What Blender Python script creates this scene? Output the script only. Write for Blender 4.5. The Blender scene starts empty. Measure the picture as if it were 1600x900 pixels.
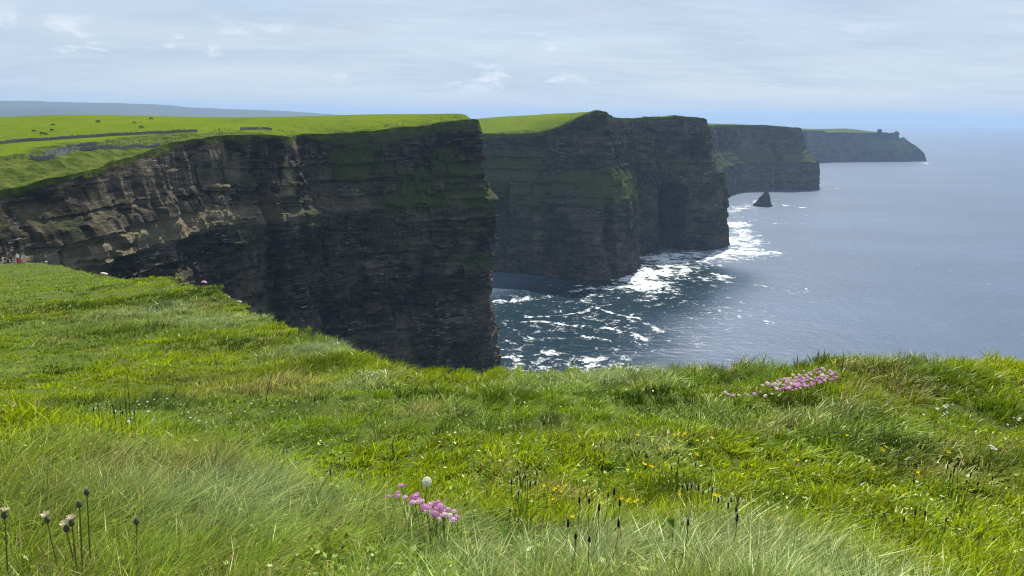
import bpy, bmesh, math, random
import numpy as np
from mathutils import Vector, Matrix

R = math.radians
random.seed(7)
rng = np.random.default_rng(11)
scene = bpy.context.scene
col = scene.collection

# ------------------------------------------------------------------ camera
EYE = 180.0
FPX = 1160.0                      # focal length in pixels of the 1600 px wide photograph
PITCH, ROLL = R(12.96), R(0.72)
fw = Vector((0, math.cos(PITCH), -math.sin(PITCH)))
r0 = Vector((1, 0, 0)); u0 = Vector((0, math.sin(PITCH), math.cos(PITCH)))
rt = r0 * math.cos(ROLL) + u0 * math.sin(ROLL)
up = u0 * math.cos(ROLL) - r0 * math.sin(ROLL)
cam_data = bpy.data.cameras.new('camera')
cam = bpy.data.objects.new('camera', cam_data)
col.objects.link(cam)
m = Matrix((rt, up, -fw)).transposed().to_4x4()
m.translation = (0, 0, EYE)
cam.matrix_world = m
cam_data.sensor_width = 36.0
cam_data.lens = 36.0 * FPX / 1600.0
cam_data.clip_start = 0.05
cam_data.clip_end = 200000
scene.camera = cam

# ------------------------------------------------------------------ sky and sun
SUN_AZ, SUN_EL = R(11), R(54)
world = bpy.data.worlds.new('World'); scene.world = world; world.use_nodes = True
wn, wl = world.node_tree.nodes, world.node_tree.links
wn.clear()
def wnode(t, **kw):
    n = wn.new(t)
    for k, v in kw.items(): setattr(n, k, v)
    return n
wout = wnode('ShaderNodeOutputWorld'); wbg = wnode('ShaderNodeBackground')
wl.new(wbg.outputs[0], wout.inputs[0])
sky = wnode('ShaderNodeTexSky', sky_type='NISHITA')
sky.sun_disc = False; sky.sun_elevation = SUN_EL; sky.sun_rotation = SUN_AZ
sky.altitude = 180; sky.air_density = 1.0; sky.dust_density = 0.8; sky.ozone_density = 2.0
tc = wnode('ShaderNodeTexCoord'); sep = wnode('ShaderNodeSeparateXYZ')
wl.new(tc.outputs['Generated'], sep.inputs[0])
def wmath(op, a, b=None, clamp=False):
    n = wnode('ShaderNodeMath', operation=op, use_clamp=clamp)
    for i, v in enumerate((a, b)):
        if v is None: continue
        if isinstance(v, (int, float)): n.inputs[i].default_value = v
        else: wl.new(v, n.inputs[i])
    return n.outputs[0]
def wrange(v, a, b, c=0.0, d=1.0):
    n = wnode('ShaderNodeMapRange', interpolation_type='SMOOTHSTEP')
    wl.new(v, n.inputs[0])
    for i, q in enumerate((a, b, c, d)): n.inputs[i + 1].default_value = q
    return n.outputs[0]
def wnoise(vec, scale, detail, rough=0.55, dist=0.0):
    n = wnode('ShaderNodeTexNoise'); wl.new(vec, n.inputs['Vector'])
    n.inputs['Scale'].default_value = scale; n.inputs['Detail'].default_value = detail
    n.inputs['Roughness'].default_value = rough; n.inputs['Distortion'].default_value = dist
    return n.outputs[0]
# thin veil of high cloud, laid out on a cloud deck (direction divided by height)
hz = wmath('MAXIMUM', sep.outputs[2], 0.0)
den = wmath('ADD', hz, 0.12)
cv = wnode('ShaderNodeCombineXYZ')
wl.new(wmath('DIVIDE', sep.outputs[0], den), cv.inputs[0])
wl.new(wmath('MULTIPLY', wmath('DIVIDE', sep.outputs[1], den), 2.2), cv.inputs[1])
veil = wrange(wnoise(cv.outputs[0], 0.55, 6.0, 0.52, 0.6), 0.30, 0.66, 0.86, 1.0)
veil2 = wrange(wnoise(cv.outputs[0], 2.3, 5.0, 0.55, 0.8), 0.35, 0.7, 0.90, 1.0)
veil2c = wrange(wmath('ADD', wmath('MULTIPLY', wnoise(cv.outputs[0], 0.42, 5.0, 0.5, 0.7), 0.7), wmath('MULTIPLY', wnoise(cv.outputs[0], 1.6, 5.0, 0.55, 0.8), 0.3)), 0.36, 0.64)
veil = wmath('MULTIPLY', wmath('MULTIPLY', veil, veil2), wrange(sep.outputs[2], 0.0, 0.16, 0.92, 1.0))
mix1 = wnode('ShaderNodeMix', data_type='RGBA'); wl.new(veil, mix1.inputs[0])
wl.new(sky.outputs[0], mix1.inputs[6]); vcol = wnode('ShaderNodeMix', data_type='RGBA'); wl.new(veil2c, vcol.inputs[0]); vcol.inputs[6].default_value = (3.25, 3.95, 4.85, 1); vcol.inputs[7].default_value = (3.95, 4.50, 5.15, 1)
wl.new(vcol.outputs[2], mix1.inputs[7])
# small low cumulus near the horizon (azimuth and elevation)
azi = wmath('ARCTAN2', sep.outputs[0], sep.outputs[1])
cc = wnode('ShaderNodeCombineXYZ')
wl.new(wmath('MULTIPLY', azi, 1.0), cc.inputs[0]); wl.new(wmath('MULTIPLY', sep.outputs[2], 2.6), cc.inputs[1])
cc.inputs[2].default_value = 3.15
cum = wnoise(cc.outputs[0], 13.0, 7.0, 0.6, 0.25)
band = wmath('MULTIPLY', wrange(sep.outputs[2], 0.022, 0.05), wrange(sep.outputs[2], 0.125, 0.07))
big = wnoise(cc.outputs[0], 2.2, 1.0)
cumw = wmath('ADD', cum, wmath('MULTIPLY', wmath('SUBTRACT', big, 0.52), 1.1))
cmask = wmath('MULTIPLY', wrange(cumw, 0.60, 0.73), band)
mix2 = wnode('ShaderNodeMix', data_type='RGBA'); wl.new(cmask, mix2.inputs[0])
wl.new(mix1.outputs[2], mix2.inputs[6]); mix2.inputs[7].default_value = (5.9, 6.2, 6.8, 1)
wl.new(mix2.outputs[2], wbg.inputs[0])
wbg.inputs[1].default_value = 0.08

sun_data = bpy.data.lights.new('sun', 'SUN'); sun_data.energy = 4.0; sun_data.angle = R(0.53)
sun_data.color = (1.0, 0.95, 0.87)
sun = bpy.data.objects.new('sun', sun_data); col.objects.link(sun)
sdir = Vector((math.sin(SUN_AZ) * math.cos(SUN_EL), math.cos(SUN_AZ) * math.cos(SUN_EL), math.sin(SUN_EL)))
sun.rotation_euler = (-sdir).to_track_quat('-Z', 'Y').to_euler()
sun.location = (0, 0, 400)

vs = scene.view_settings
vs.view_transform = 'Standard'; vs.look = 'None'; vs.gamma = 1.0; vs.use_curve_mapping = False
vs.exposure = 0.95
scene.render.engine = 'CYCLES'
cy = scene.cycles
cy.use_denoising = True; cy.denoising_prefilter = 'NONE'; cy.denoising_input_passes = 'RGB_ALBEDO_NORMAL'; cy.filter_width = 1.15
cy.max_bounces = 8; cy.diffuse_bounces = 3; cy.glossy_bounces = 3; cy.transmission_bounces = 6
cy.transparent_max_bounces = 8; cy.volume_bounces = 1
cy.sample_clamp_indirect = 6.0
cy.caustics_reflective = False; cy.caustics_refractive = False

# ------------------------------------------------------------------ pixel rays
def ray(px, py):
    return fw + rt * ((px - 800.0) / FPX) + up * ((450.0 - py) / FPX)
def P(px, py, y):                  # the point of that pixel's ray at forward distance y
    d = ray(px, py); k = y / d.y
    return (d.x * k, y, EYE + d.z * k)
def sea_hit(px, py):
    d = ray(px, py); k = -EYE / d.z
    return (d.x * k, d.y * k)

# ------------------------------------------------------------------ noise and maths
def _h(ix, iy, iz, seed):
    n = (ix.astype(np.int64) * 374761393 + iy.astype(np.int64) * 668265263 + iz.astype(np.int64) * 2147483647 + seed * 1274126177) & 0xffffffff
    n = ((n ^ (n >> 13)) * 1274126177) & 0xffffffff
    n = (n ^ (n >> 16)) & 0xffffff
    return n.astype(np.float64) / 8388607.5 - 1.0
def cell(ix, iy, seed=0):
    ix = np.asarray(ix); iy = np.asarray(iy)
    return _h(ix, iy, np.zeros_like(ix), seed)
def vn(x, y, z=None, seed=0):
    x = np.asarray(x, float); y = np.asarray(y, float)
    x, y = np.broadcast_arrays(x, y)
    ix = np.floor(x); iy = np.floor(y); fx = x - ix; fy = y - iy
    fx = fx * fx * fx * (fx * (fx * 6 - 15) + 10); fy = fy * fy * fy * (fy * (fy * 6 - 15) + 10)
    ix = ix.astype(np.int64); iy = iy.astype(np.int64)
    if z is None:
        o = np.zeros_like(ix)
        a = _h(ix, iy, o, seed); b = _h(ix + 1, iy, o, seed); c = _h(ix, iy + 1, o, seed); d = _h(ix + 1, iy + 1, o, seed)
        return (a * (1 - fx) + b * fx) * (1 - fy) + (c * (1 - fx) + d * fx) * fy
    z = np.broadcast_to(np.asarray(z, float), x.shape)
    iz = np.floor(z); fz = z - iz; fz = fz * fz * (3 - 2 * fz); iz = iz.astype(np.int64)
    def lay(k):
        a = _h(ix, iy, k, seed); b = _h(ix + 1, iy, k, seed); c = _h(ix, iy + 1, k, seed); d = _h(ix + 1, iy + 1, k, seed)
        return (a * (1 - fx) + b * fx) * (1 - fy) + (c * (1 - fx) + d * fx) * fy
    return lay(iz) * (1 - fz) + lay(iz + 1) * fz
def fbm(x, y, z=None, seed=0, oct=4, gain=0.5):
    s = 0.0; a = 1.0; t = 0.0; f = 1.0
    for i in range(oct):
        s = s + a * vn(x * f + i * 17.3, y * f - i * 9.1, None if z is None else z * f, seed + i)
        t += a; a *= gain; f *= 2.03
    return s / t
def ridged(x, y, seed=0, oct=3):
    s = 0.0; a = 1.0; t = 0.0; f = 1.0
    for i in range(oct):
        s = s + a * (1 - 2 * np.abs(vn(x * f + i * 5.7, y * f + i * 3.3, None, seed + i))); t += a; a *= 0.5; f *= 2.0
    return s / t
def sstep(a, b, x):
    t = np.clip((np.asarray(x, float) - a) / (b - a), 0, 1)
    return t * t * (3 - 2 * t)
class TPS:                         # smooth surface through scattered control points
    def __init__(s, xy, v, lam=0.0):
        xy = np.asarray(xy, float); v = np.asarray(v, float); n = len(xy)
        s.xy = xy; K = s.k(xy[:, None, :] - xy[None, :, :]) + lam * np.eye(n)
        Pm = np.c_[np.ones(n), xy]
        A = np.zeros((n + 3, n + 3)); A[:n, :n] = K; A[:n, n:] = Pm; A[n:, :n] = Pm.T
        s.w = np.linalg.solve(A, np.r_[v, 0, 0, 0])
    def k(s, d):
        r2 = (d ** 2).sum(-1) + 1e-12
        return 0.5 * r2 * np.log(r2)
    def __call__(s, x, y):
        x = np.asarray(x, float); y = np.asarray(y, float); sh = x.shape
        p = np.c_[x.ravel(), y.ravel()]; out = np.zeros(len(p)); n = len(s.xy)
        for i in range(0, len(p), 40000):
            q = p[i:i + 40000]
            out[i:i + 40000] = s.k(q[:, None, :] - s.xy[None, :, :]) @ s.w[:n] + s.w[n] + q @ s.w[n + 1:]
        return out.reshape(sh)

# ------------------------------------------------------------------ mesh and object helpers
def mesh_np(name, V, quads=None, tris=None, smooth=False):
    me = bpy.data.meshes.new(name)
    V = np.asarray(V, np.float32)
    me.vertices.add(len(V)); me.vertices.foreach_set('co', V.ravel())
    nq = 0 if quads is None else len(quads); nt = 0 if tris is None else len(tris)
    loops = []; starts = []
    if nq: loops.append(np.asarray(quads, np.int32).ravel()); starts.append(np.arange(nq, dtype=np.int32) * 4)
    if nt: loops.append(np.asarray(tris, np.int32).ravel()); starts.append(nq * 4 + np.arange(nt, dtype=np.int32) * 3)
    L = np.concatenate(loops); S = np.concatenate(starts)
    me.loops.add(len(L)); me.loops.foreach_set('vertex_index', L)
    me.polygons.add(nq + nt); me.polygons.foreach_set('loop_start', S)
    me.polygons.foreach_set('use_smooth', np.full(nq + nt, smooth))
    me.update(calc_edges=True)
    return me
def grid_quads(nr, nc, closed=False):
    a = np.arange(nr * nc).reshape(nr, nc)
    if closed: a = np.c_[a, a[:, :1]]
    return np.stack([a[:-1, :-1], a[:-1, 1:], a[1:, 1:], a[1:, :-1]], -1).reshape(-1, 4)
def set_col(me, name, rgb):
    at = me.color_attributes.new(name, 'FLOAT_COLOR', 'POINT')
    rgb = np.asarray(rgb, np.float32)
    at.data.foreach_set('color', np.c_[rgb, np.ones(len(rgb), np.float32)].ravel().astype(np.float32))
def link(name, me, mat=None, parent=None):
    o = bpy.data.objects.new(name, me); col.objects.link(o)
    if mat is not None and me is not None and not me.materials: me.materials.append(mat)
    if parent is not None: o.parent = parent
    return o
def tag(o, label=None, cat=None, group=None, kind=None):
    if label: o['label'] = label
    if cat: o['category'] = cat
    if group: o['group'] = group
    if kind: o['kind'] = kind
    return o
def empty(name, loc=(0, 0, 0), rz=0.0):
    o = bpy.data.objects.new(name, None); col.objects.link(o)
    o.location = loc; o.rotation_euler = (0, 0, rz); o.empty_display_size = 0.1
    return o
class MB:                          # small mesh builder
    def __init__(s): s.v = []; s.f = []
    def ring_tube(s, pts, rad, n=6, cap=True):
        pts = [Vector(p) for p in pts]; base = len(s.v)
        for i, p in enumerate(pts):
            t = (pts[min(i + 1, len(pts) - 1)] - pts[max(i - 1, 0)]).normalized()
            a = t.cross(Vector((0, 0, 1)) if abs(t.z) < 0.9 else Vector((1, 0, 0))).normalized(); b = t.cross(a)
            r = rad[i] if hasattr(rad, '__len__') else rad
            for k in range(n):
                an = 2 * math.pi * k / n
                s.v.append(tuple(p + a * (r * math.cos(an)) + b * (r * math.sin(an))))
        for i in range(len(pts) - 1):
            for k in range(n):
                q = base + i * n; s.f.append((q + k, q + (k + 1) % n, q + n + (k + 1) % n, q + n + k))
        if cap:
            s.f.append(tuple(base + k for k in range(n))[::-1]); q = base + (len(pts) - 1) * n
            s.f.append(tuple(q + k for k in range(n)))
        return s
    def box(s, c, h, rz=0.0, jitter=0.0):
        b = len(s.v); ca, sa = math.cos(rz), math.sin(rz)
        for dz in (-1, 1):
            for dx, dy in ((-1, -1), (1, -1), (1, 1), (-1, 1)):
                x = dx * h[0] + random.uniform(-jitter, jitter); y = dy * h[1] + random.uniform(-jitter, jitter); z = dz * h[2] + random.uniform(-jitter, jitter)
                s.v.append((c[0] + x * ca - y * sa, c[1] + x * sa + y * ca, c[2] + z))
        for f in ((3, 2, 1, 0), (4, 5, 6, 7), (0, 1, 5, 4), (1, 2, 6, 5), (2, 3, 7, 6), (3, 0, 4, 7)):
            s.f.append(tuple(b + i for i in f))
        return s
    def mesh(s, name, smooth=False):
        me = bpy.data.meshes.new(name); me.from_pydata(s.v, [], s.f); me.update()
        if smooth: me.polygons.foreach_set('use_smooth', [True] * len(me.polygons))
        return me

# ------------------------------------------------------------------ materials
def new_mat(name):
    mt = bpy.data.materials.new(name); mt.use_nodes = True
    nt = mt.node_tree; nt.nodes.clear()
    return mt, nt
class NT:
    def __init__(s, nt): s.nt = nt
    def n(s, t, **kw):
        nd = s.nt.nodes.new(t)
        for k, v in kw.items(): setattr(nd, k, v)
        return nd
    def put(s, sock, v):
        if isinstance(v, bpy.types.NodeSocket): s.nt.links.new(v, sock)
        elif v is not None: sock.default_value = v
    def math(s, op, a, b=None, clamp=False):
        nd = s.n('ShaderNodeMath', operation=op, use_clamp=clamp); s.put(nd.inputs[0], a)
        if b is not None: s.put(nd.inputs[1], b)
        return nd.outputs[0]
    def rng(s, v, a, b, c=0.0, d=1.0, smooth=True):
        nd = s.n('ShaderNodeMapRange', interpolation_type='SMOOTHSTEP' if smooth else 'LINEAR'); s.put(nd.inputs[0], v)
        for i, q in enumerate((a, b, c, d)): s.put(nd.inputs[i + 1], q)
        return nd.outputs[0]
    def noise(s, vec, scale, detail=4.0, rough=0.55, dist=0.0):
        nd = s.n('ShaderNodeTexNoise'); s.put(nd.inputs['Vector'], vec); s.put(nd.inputs['Scale'], scale)
        s.put(nd.inputs['Detail'], detail); s.put(nd.inputs['Roughness'], rough); s.put(nd.inputs['Distortion'], dist)
        return nd.outputs[0]
    def mapv(s, vec, scale=(1, 1, 1), rot=(0, 0, 0)):
        nd = s.n('ShaderNodeMapping'); s.put(nd.inputs[0], vec); nd.inputs['Scale'].default_value = scale; nd.inputs['Rotation'].default_value = rot
        return nd.outputs[0]
    def mix(s, f, a, b):
        nd = s.n('ShaderNodeMix', data_type='RGBA'); s.put(nd.inputs[0], f)
        s.put(nd.inputs[6], a if not isinstance(a, tuple) else (*a, 1)[:4]); s.put(nd.inputs[7], b if not isinstance(b, tuple) else (*b, 1)[:4])
        return nd.outputs[2]
    def bump(s, h, strength, dist, normal=None):
        nd = s.n('ShaderNodeBump'); s.put(nd.inputs['Height'], h); nd.inputs['Strength'].default_value = strength; nd.inputs['Distance'].default_value = dist
        if normal is not None: s.put(nd.inputs['Normal'], normal)
        return nd.outputs[0]
    def pbsdf(s, colr, rough=0.8, spec=0.3, normal=None, **kw):
        nd = s.n('ShaderNodeBsdfPrincipled'); s.put(nd.inputs['Base Color'], colr if not isinstance(colr, tuple) else (*colr, 1)[:4])
        s.put(nd.inputs['Roughness'], rough); s.put(nd.inputs['Specular IOR Level'], spec)
        if normal is not None: s.put(nd.inputs['Normal'], normal)
        for k, v in kw.items(): s.put(nd.inputs[k], v)
        return nd.outputs[0]
    def out(s, sh, vol=None):
        o = s.n('ShaderNodeOutputMaterial')
        if sh is not None: s.nt.links.new(sh, o.inputs[0])
        if vol is not None: s.nt.links.new(vol, o.inputs[1])
def simple(name, c, rough=0.7, var=0.25, scale=30.0, spec=0.3):
    mt, nt = new_mat(name); N = NT(nt)
    tcn = N.n('ShaderNodeTexCoord').outputs['Object']
    f = N.noise(tcn, scale, 3.0)
    cc = N.mix(f, tuple(x * (1 - var) for x in c), tuple(min(1, x * (1 + var)) for x in c))
    N.out(N.pbsdf(cc, rough, spec))
    return mt
def leafy(name, c, trans=0.45, var=0.2):
    mt, nt = new_mat(name); N = NT(nt)
    f = N.noise(N.n('ShaderNodeTexCoord').outputs['Object'], 60.0, 2.0)
    cc = N.mix(f, tuple(x * (1 - var) for x in c), tuple(min(1, x * (1 + var)) for x in c))
    d = N.n('ShaderNodeBsdfDiffuse'); N.put(d.inputs[0], cc)
    t = N.n('ShaderNodeBsdfTranslucent'); N.put(t.inputs[0], cc)
    mx = N.n('ShaderNodeMixShader'); mx.inputs[0].default_value = trans
    nt.links.new(d.outputs[0], mx.inputs[1]); nt.links.new(t.outputs[0], mx.inputs[2])
    N.out(mx.outputs[0])
    return mt

def grass_blade_material():
    mt, nt = new_mat('grass_blade'); N = NT(nt)
    c = N.n('ShaderNodeAttribute', attribute_name='col').outputs['Color']
    d = N.n('ShaderNodeBsdfDiffuse'); N.put(d.inputs[0], c)
    t = N.n('ShaderNodeBsdfTranslucent'); N.put(t.inputs[0], c)
    mx = N.n('ShaderNodeMixShader'); mx.inputs[0].default_value = 0.5
    nt.links.new(d.outputs[0], mx.inputs[1]); nt.links.new(t.outputs[0], mx.inputs[2])
    g = N.n('ShaderNodeBsdfGlossy'); g.inputs['Roughness'].default_value = 0.38; g.inputs[0].default_value = (0.85, 0.95, 0.6, 1)
    m2 = N.n('ShaderNodeMixShader'); m2.inputs[0].default_value = 0.022
    nt.links.new(mx.outputs[0], m2.inputs[1]); nt.links.new(g.outputs[0], m2.inputs[2])
    N.out(m2.outputs[0])
    return mt

ROCK_TINT = {1.0: (0.84, 0.78, 0.70), 1.5: (0.70, 0.66, 0.62), 2.6: (0.70, 0.68, 0.66), 4.0: (0.5, 0.52, 0.56)}   # rock colour multiplier per headland, darker and less brown on the farther ones
def cliff_material(name, s=1.0):
    mt, nt = new_mat(name); N = NT(nt)
    pos = N.n('ShaderNodeNewGeometry').outputs['Position']
    att = N.n('ShaderNodeAttribute', attribute_name='mask').outputs['Color']
    sp = N.n('ShaderNodeSeparateColor'); N.put(sp.inputs[0], att)
    veg, lawn, pale = sp.outputs[0], sp.outputs[1], sp.outputs[2]
    # bedded rock: thin beds, joints and blotches
    bed = N.noise(N.mapv(pos, (0.04, 0.04, 0.30 / s)), 1.0, 6.0, 0.65, 0.4)
    bed2 = N.noise(N.mapv(pos, (0.16 / s, 0.16 / s, 1.5 / s)), 1.0, 4.0, 0.6, 0.3)
    wob = N.noise(N.mapv(pos, (0.25 / s, 0.25 / s, 0.25 / s)), 1.0, 4.0, 0.6)
    wv = N.n('ShaderNodeCombineXYZ'); N.put(wv.inputs[0], N.math('MULTIPLY', wob, 2.5)); N.put(wv.inputs[1], N.math('MULTIPLY', wob, -2.5)); N.put(wv.inputs[2], N.math('MULTIPLY', wob, 1.2))
    va = N.n('ShaderNodeVectorMath', operation='ADD'); N.put(va.inputs[0], N.mapv(pos, (0.16 / s, 0.16 / s, 0.75 / s))); nt.links.new(wv.outputs[0], va.inputs[1])
    vo = N.n('ShaderNodeTexVoronoi'); nt.links.new(va.outputs[0], vo.inputs['Vector']); vo.inputs['Scale'].default_value = 1.0; vo.inputs['Randomness'].default_value = 1.0
    vsep = N.n('ShaderNodeSeparateColor'); N.put(vsep.inputs[0], vo.outputs['Color']); blockv = vsep.outputs[0]
    joint = N.noise(N.mapv(pos, (0.35 / s, 0.35 / s, 0.05 / s)), 1.0, 4.0, 0.6)
    blot = N.noise(pos, 0.05 / s, 5.0, 0.6)
    fine = N.noise(pos, 0.6 / s, 5.0, 0.65)
    rock = N.mix(N.rng(bed, 0.32, 0.66), (0.020, 0.019, 0.021), (0.150, 0.134, 0.114))
    big = N.noise(N.mapv(pos, (0.02 / s, 0.02 / s, 0.03 / s)), 1.0, 3.0, 0.5)
    rock = N.mix(N.rng(big, 0.40, 0.58, 0.85, 0.0), rock, (0.013, 0.013, 0.016))  # broad near-black patches painted in for shadowed pockets of the face
    rock = N.mix(N.rng(joint, 0.45, 0.75, 0.0, 0.6), rock, (0.030, 0.028, 0.028))
    rock = N.mix(N.rng(blot, 0.5, 0.72, 0.0, 0.75), rock, (0.200, 0.172, 0.135))
    thin = N.math('MULTIPLY', N.rng(bed2, 0.57, 0.66), N.rng(N.noise(pos, 0.035 / s, 4.0, 0.6), 0.46, 0.6))
    rock = N.mix(N.math('MULTIPLY', thin, 0.85), rock, (0.46, 0.44, 0.40))
    rock = N.mix(N.rng(blockv, 0.6, 1.0, 0.0, 0.4), rock, (0.165, 0.150, 0.130))
    rock = N.mix(N.rng(blockv, 0.0, 0.4, 0.45, 0.0), rock, (0.018, 0.018, 0.020))
    rock = N.mix(pale, rock, N.mix(fine, (0.19, 0.17, 0.11), (0.36, 0.32, 0.23)))
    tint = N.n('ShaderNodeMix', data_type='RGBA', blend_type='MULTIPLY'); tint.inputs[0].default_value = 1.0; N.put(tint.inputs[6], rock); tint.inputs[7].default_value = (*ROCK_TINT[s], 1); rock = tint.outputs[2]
    moss = N.mix(fine, (0.034, 0.042, 0.016), (0.078, 0.094, 0.030))
    rock = N.mix(N.rng(N.noise(pos, 0.09 / s, 5.0, 0.6), 0.54, 0.68, 0.0, 0.55), rock, (0.055, 0.065, 0.030))
    vf = N.rng(N.math('ADD', veg, N.math('MULTIPLY', N.math('SUBTRACT', fine, 0.5), 0.9)), 0.40, 0.62)
    c = N.mix(vf, rock, moss)
    tus = N.noise(pos, 0.22 / s, 5.0, 0.6)
    rough_g = N.mix(N.rng(tus, 0.3, 0.7), (0.035, 0.058, 0.010), (0.105, 0.125, 0.026))
    smooth_g = N.mix(N.rng(N.noise(pos, 0.02 / s, 4.0, 0.5), 0.3, 0.7), (0.105, 0.150, 0.010), (0.145, 0.190, 0.013))
    smooth_g = N.mix(N.rng(fine, 0.3, 0.7), smooth_g, (0.098, 0.138, 0.011))
    smooth_g = N.mix(N.rng(N.noise(N.mapv(pos, (0.05 / s, 0.012 / s, 0.0)), 1.0, 5.0, 0.65), 0.50, 0.72, 0.0, 0.65), smooth_g, (0.085, 0.105, 0.018))
    smooth_g = N.mix(N.rng(N.noise(pos, 0.11 / s, 5.0, 0.7), 0.56, 0.70, 0.0, 0.5), smooth_g, (0.060, 0.090, 0.012))
    top = N.mix(N.rng(N.math('ADD', lawn, N.math('MULTIPLY', N.math('SUBTRACT', tus, 0.5), 0.25)), 0.66, 0.8), rough_g, smooth_g)
    tf = N.rng(lawn, 0.15, 0.35)
    c = N.mix(tf, c, top)
    h = N.math('ADD', N.math('MULTIPLY', fine, 0.7), N.math('ADD', N.math('MULTIPLY', bed2, 0.5), N.math('ADD', N.math('MULTIPLY', blockv, 0.5), N.math('MULTIPLY', joint, 0.6))))
    nb = N.bump(h, 0.9, 1.3 * s)
    N.out(N.pbsdf(c, 0.95, 0.0, nb))
    return mt

# ------------------------------------------------------------------ the sea
def polyline_dist(x, y, pts):
    d = np.full(x.shape, 1e9)
    for (ax, ay), (bx, by) in zip(pts[:-1], pts[1:]):
        vx, vy = bx - ax, by - ay
        t = np.clip(((x - ax) * vx + (y - ay) * vy) / (vx * vx + vy * vy + 1e-9), 0, 1)
        d = np.minimum(d, np.hypot(x - ax - t * vx, y - ay - t * vy))
    return d
FOAM = [  # pixel polylines on the water, width in metres, strength
    ([(1003, 447), (1016, 428), (1046, 414), (1100, 402), (1150, 396), (1190, 394)], 46.3, 1.05),
    ([(1010, 402), (1060, 400), (1120, 394), (1145, 388), (1165, 376)], 42.8, 1.05),
    ([(1148, 385), (1152, 368), (1142, 348)], 39.2, 0.92),
    ([(900, 446), (940, 447), (996, 450), (1040, 438), (1095, 432)], 4.8, 0.79),
    ([(1000, 470), (1040, 440), (1100, 436), (1125, 430)], 21.3, 0.63),
    ([(835, 493), (870, 488), (912, 486), (925, 479), (960, 489), (1000, 496)], 4.0, 0.84),
    ([(985, 500), (1020, 512), (1025, 518)], 4.8, 0.70), ([(975, 498), (990, 487), (1000, 490)], 3.2, 0.70),
    ([(860, 458), (900, 462), (960, 464), (1022, 470)], 4.8, 0.62), ([(800, 470), (850, 464)], 6.4, 0.70),
    ([(905, 470), (925, 462), (945, 466)], 4.0, 0.62), ([(985, 480), (1025, 474)], 5.6, 0.62),
    ([(1130, 438), (1160, 444), (1200, 447), (1230, 454), (1264, 456)], 2.4, 0.79),
    ([(1212, 457), (1235, 459), (1264, 456), (1247, 447)], 2.4, 0.84),
    ([(1138, 346), (1180, 344), (1215, 349), (1250, 348)], 3.6, 0.84), ([(1255, 337), (1290, 335)], 3.6, 0.70),
    ([(1196, 323), (1232, 322), (1266, 324)], 5.6, 0.84), ([(1140, 330), (1165, 322), (1185, 312)], 25.0, 0.80),
    ([(1205, 316), (1225, 320), (1262, 326)], 3.2, 0.70), ([(1402, 331), (1436, 334)], 4.0, 0.70),
    ([(793, 572), (840, 565), (900, 568), (960, 576)], 39.2, 0.71), ([(800, 530), (830, 528)], 17.8, 0.57),
    ([(1357, 252), (1400, 252), (1447, 255)], 25.0, 1.03), ([(1395, 255), (1425, 256)], 21.3, 1.03), ([(1296, 255), (1340, 254)], 6.4, 0.53),
    ([(1285, 297), (1313, 295)], 6.4, 0.79), ([(1215, 300), (1250, 298)], 4.0, 0.44), ([(1060, 560), (1150, 566)], 6.4, 0.31),
    ([(790, 520), (860, 505), (960, 495), (1020, 480)], 190.0, 0.41), ([(1030, 470), (1060, 520)], 99.0, 0.29), ([(1140, 350), (1150, 330), (1200, 315)], 66.0, 0.40),  # first wide area paints loose white flecks for the sparkle in the bay
    ([(790, 472), (850, 466), (925, 453), (992, 451)], 16, 0.72), ([(815, 505), (850, 500), (900, 508)], 5, 0.95), ([(860, 530), (910, 524), (945, 530)], 5, 0.9), ([(940, 515), (985, 520), (1010, 530)], 5, 0.85), ([(800, 560), (870, 552), (930, 562)], 12, 0.8),
]
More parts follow.
